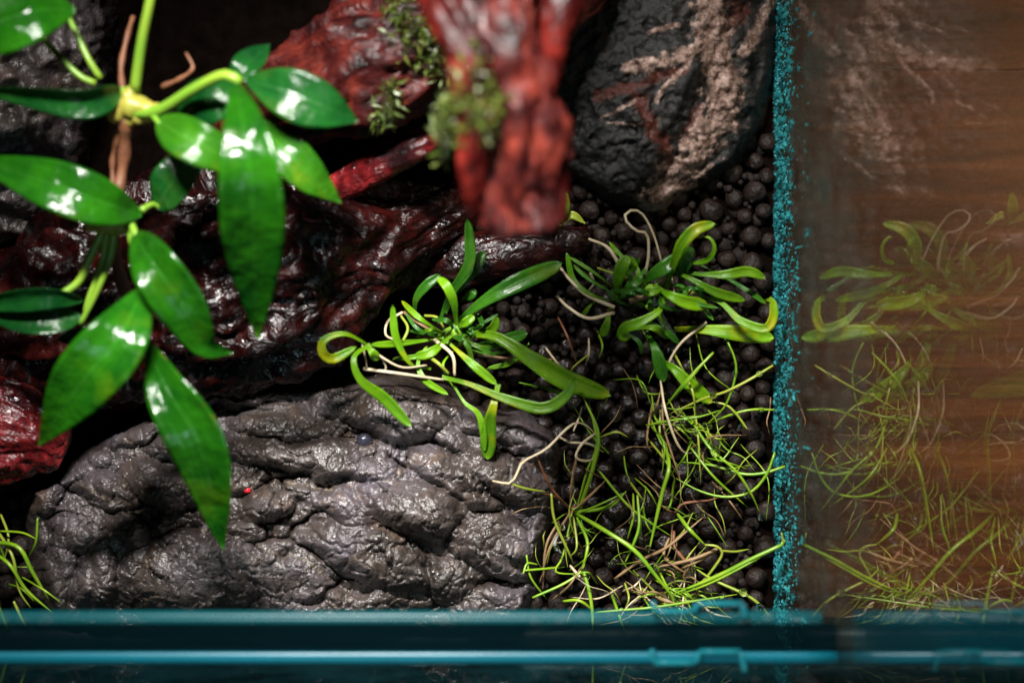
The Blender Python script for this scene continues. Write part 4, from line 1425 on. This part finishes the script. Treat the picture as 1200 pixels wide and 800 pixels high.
dy, dz = ry[:, None] * q_ * np.cos(ang_), rz[:, None] * q_ * np.sin(ang_)
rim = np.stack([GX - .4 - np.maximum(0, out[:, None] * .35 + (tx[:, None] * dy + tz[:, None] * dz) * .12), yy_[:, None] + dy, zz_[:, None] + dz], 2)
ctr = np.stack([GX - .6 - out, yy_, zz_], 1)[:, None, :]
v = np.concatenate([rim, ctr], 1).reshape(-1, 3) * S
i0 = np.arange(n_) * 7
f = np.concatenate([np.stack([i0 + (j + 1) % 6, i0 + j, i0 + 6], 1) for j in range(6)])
# pane-foot light again, painted as a continuous frosted crust below the loose flecks
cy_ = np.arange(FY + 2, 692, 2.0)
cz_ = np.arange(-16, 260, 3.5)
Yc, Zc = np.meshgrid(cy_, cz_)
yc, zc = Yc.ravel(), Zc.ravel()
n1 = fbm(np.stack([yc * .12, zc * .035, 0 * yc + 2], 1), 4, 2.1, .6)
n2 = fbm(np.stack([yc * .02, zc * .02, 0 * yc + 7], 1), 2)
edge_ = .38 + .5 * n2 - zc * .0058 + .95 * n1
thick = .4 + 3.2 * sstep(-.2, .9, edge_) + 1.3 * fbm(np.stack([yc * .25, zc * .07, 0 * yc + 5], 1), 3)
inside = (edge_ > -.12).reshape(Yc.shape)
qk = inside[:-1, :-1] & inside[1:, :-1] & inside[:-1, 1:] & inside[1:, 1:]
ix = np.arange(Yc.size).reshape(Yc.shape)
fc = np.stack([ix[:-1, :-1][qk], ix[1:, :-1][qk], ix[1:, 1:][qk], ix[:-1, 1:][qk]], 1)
cr = link('foot_light_band', mesh('foot_light_band', np.stack([GX - .3 - np.maximum(thick, .2), yc, zc], 1) * S, fc), M['light_band'], sp_)
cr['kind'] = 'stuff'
fl = link('light_flecks', mesh('light_flecks', v, f), M['cyan'], sp_, smooth=False)
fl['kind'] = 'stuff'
# murky reflected haze painted as thin patches higher up
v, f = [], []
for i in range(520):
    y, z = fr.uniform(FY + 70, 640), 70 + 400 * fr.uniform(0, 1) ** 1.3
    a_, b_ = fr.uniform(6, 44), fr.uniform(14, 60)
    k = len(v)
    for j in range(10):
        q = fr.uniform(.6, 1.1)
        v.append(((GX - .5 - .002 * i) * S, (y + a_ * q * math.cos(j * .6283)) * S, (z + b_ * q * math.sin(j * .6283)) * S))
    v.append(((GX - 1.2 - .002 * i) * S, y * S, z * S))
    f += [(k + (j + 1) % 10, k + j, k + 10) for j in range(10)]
sm = link('haze_patches', mesh('haze_patches', v, f), M['haze_patch'], sp_)
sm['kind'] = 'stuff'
fl['label'] = 'turquoise flecks standing in for light along the soil line'

fp = thing('front_glass_pane', (0, FY * S, -40 * S), 'upright teal tinted front glass pane with a dark sealed foot', 'glass pane')
link('pane', boxm('pane', -1000, GX - .5, FY - 14, FY, -40, 1000), M['glass_front'], fp, smooth=False)
v, f, uv = tube([(-1000, FY + 1, -6), (-300, FY + 1, -4), (GX - 4, FY + 1, -5)], lambda t: 15, 30, 10, world=True)
link('sealant_bead', mesh('sealant_bead', v, f), M['seal'], fp)

RH = 332.0
KR = (D - RH) / D


def ry_(py):
    return -(py - 400) * KR


xe = GX - 1
br_ = thing('glass_brace', (0, ry_(747) * S, RH * S), 'long dark glass brace bar with two glowing cyan edges above the front pane', 'brace bar')
link('bar', boxm('bar', -1000, xe, ry_(762), ry_(733), RH - 12, RH), M['rail'], br_, smooth=False)
for nm, py_, rad, x_end, mt in (('inner_edge', 724, 8.4, xe - 14, 'cyan_strip'), ('outer_edge', 770, 8.6, xe, 'cyan_edge')):
    v, f, uv = tube([(-1000, ry_(py_), RH - 6), (-400, ry_(py_), RH - 6), (x_end, ry_(py_), RH - 6)], lambda t: rad * KR, 40, 14, world=True)
    link(nm, mesh(nm, v, f), M[mt], br_)
cp = thing('brace_clip', W(818, 746, RH), 'small stepped cyan glass clip on the brace bar', 'clip')
for pts in ([(764, 704), (768, 716), (812, 716), (818, 707), (870, 707), (873, 724)], [(764, 760), (766, 776), (815, 776), (820, 763), (868, 763), (873, 787)]):
    for a, b in zip(pts[:-1], pts[1:]):
        v, f, uv = tube([(a[0], a[1], RH + 4), (b[0], b[1], RH + 4)], lambda t: 4.0, 4, 8)
        link('clip_bar', mesh('clip_bar', v, f), M['cyan_clip'], cp)
# added strip that stands for the teal reflection beyond the side pane
o = link('teal_reflection_strip', boxm('teal_reflection_strip', GX + 16, GX + 900, ry_(778), ry_(716), RH - 14, RH - 2), M['teal'], smooth=False)
tag(o, 'wide teal strip added as the brace reflection beyond the side pane', 'glass strip')

print('script time', time.time() - _t0)
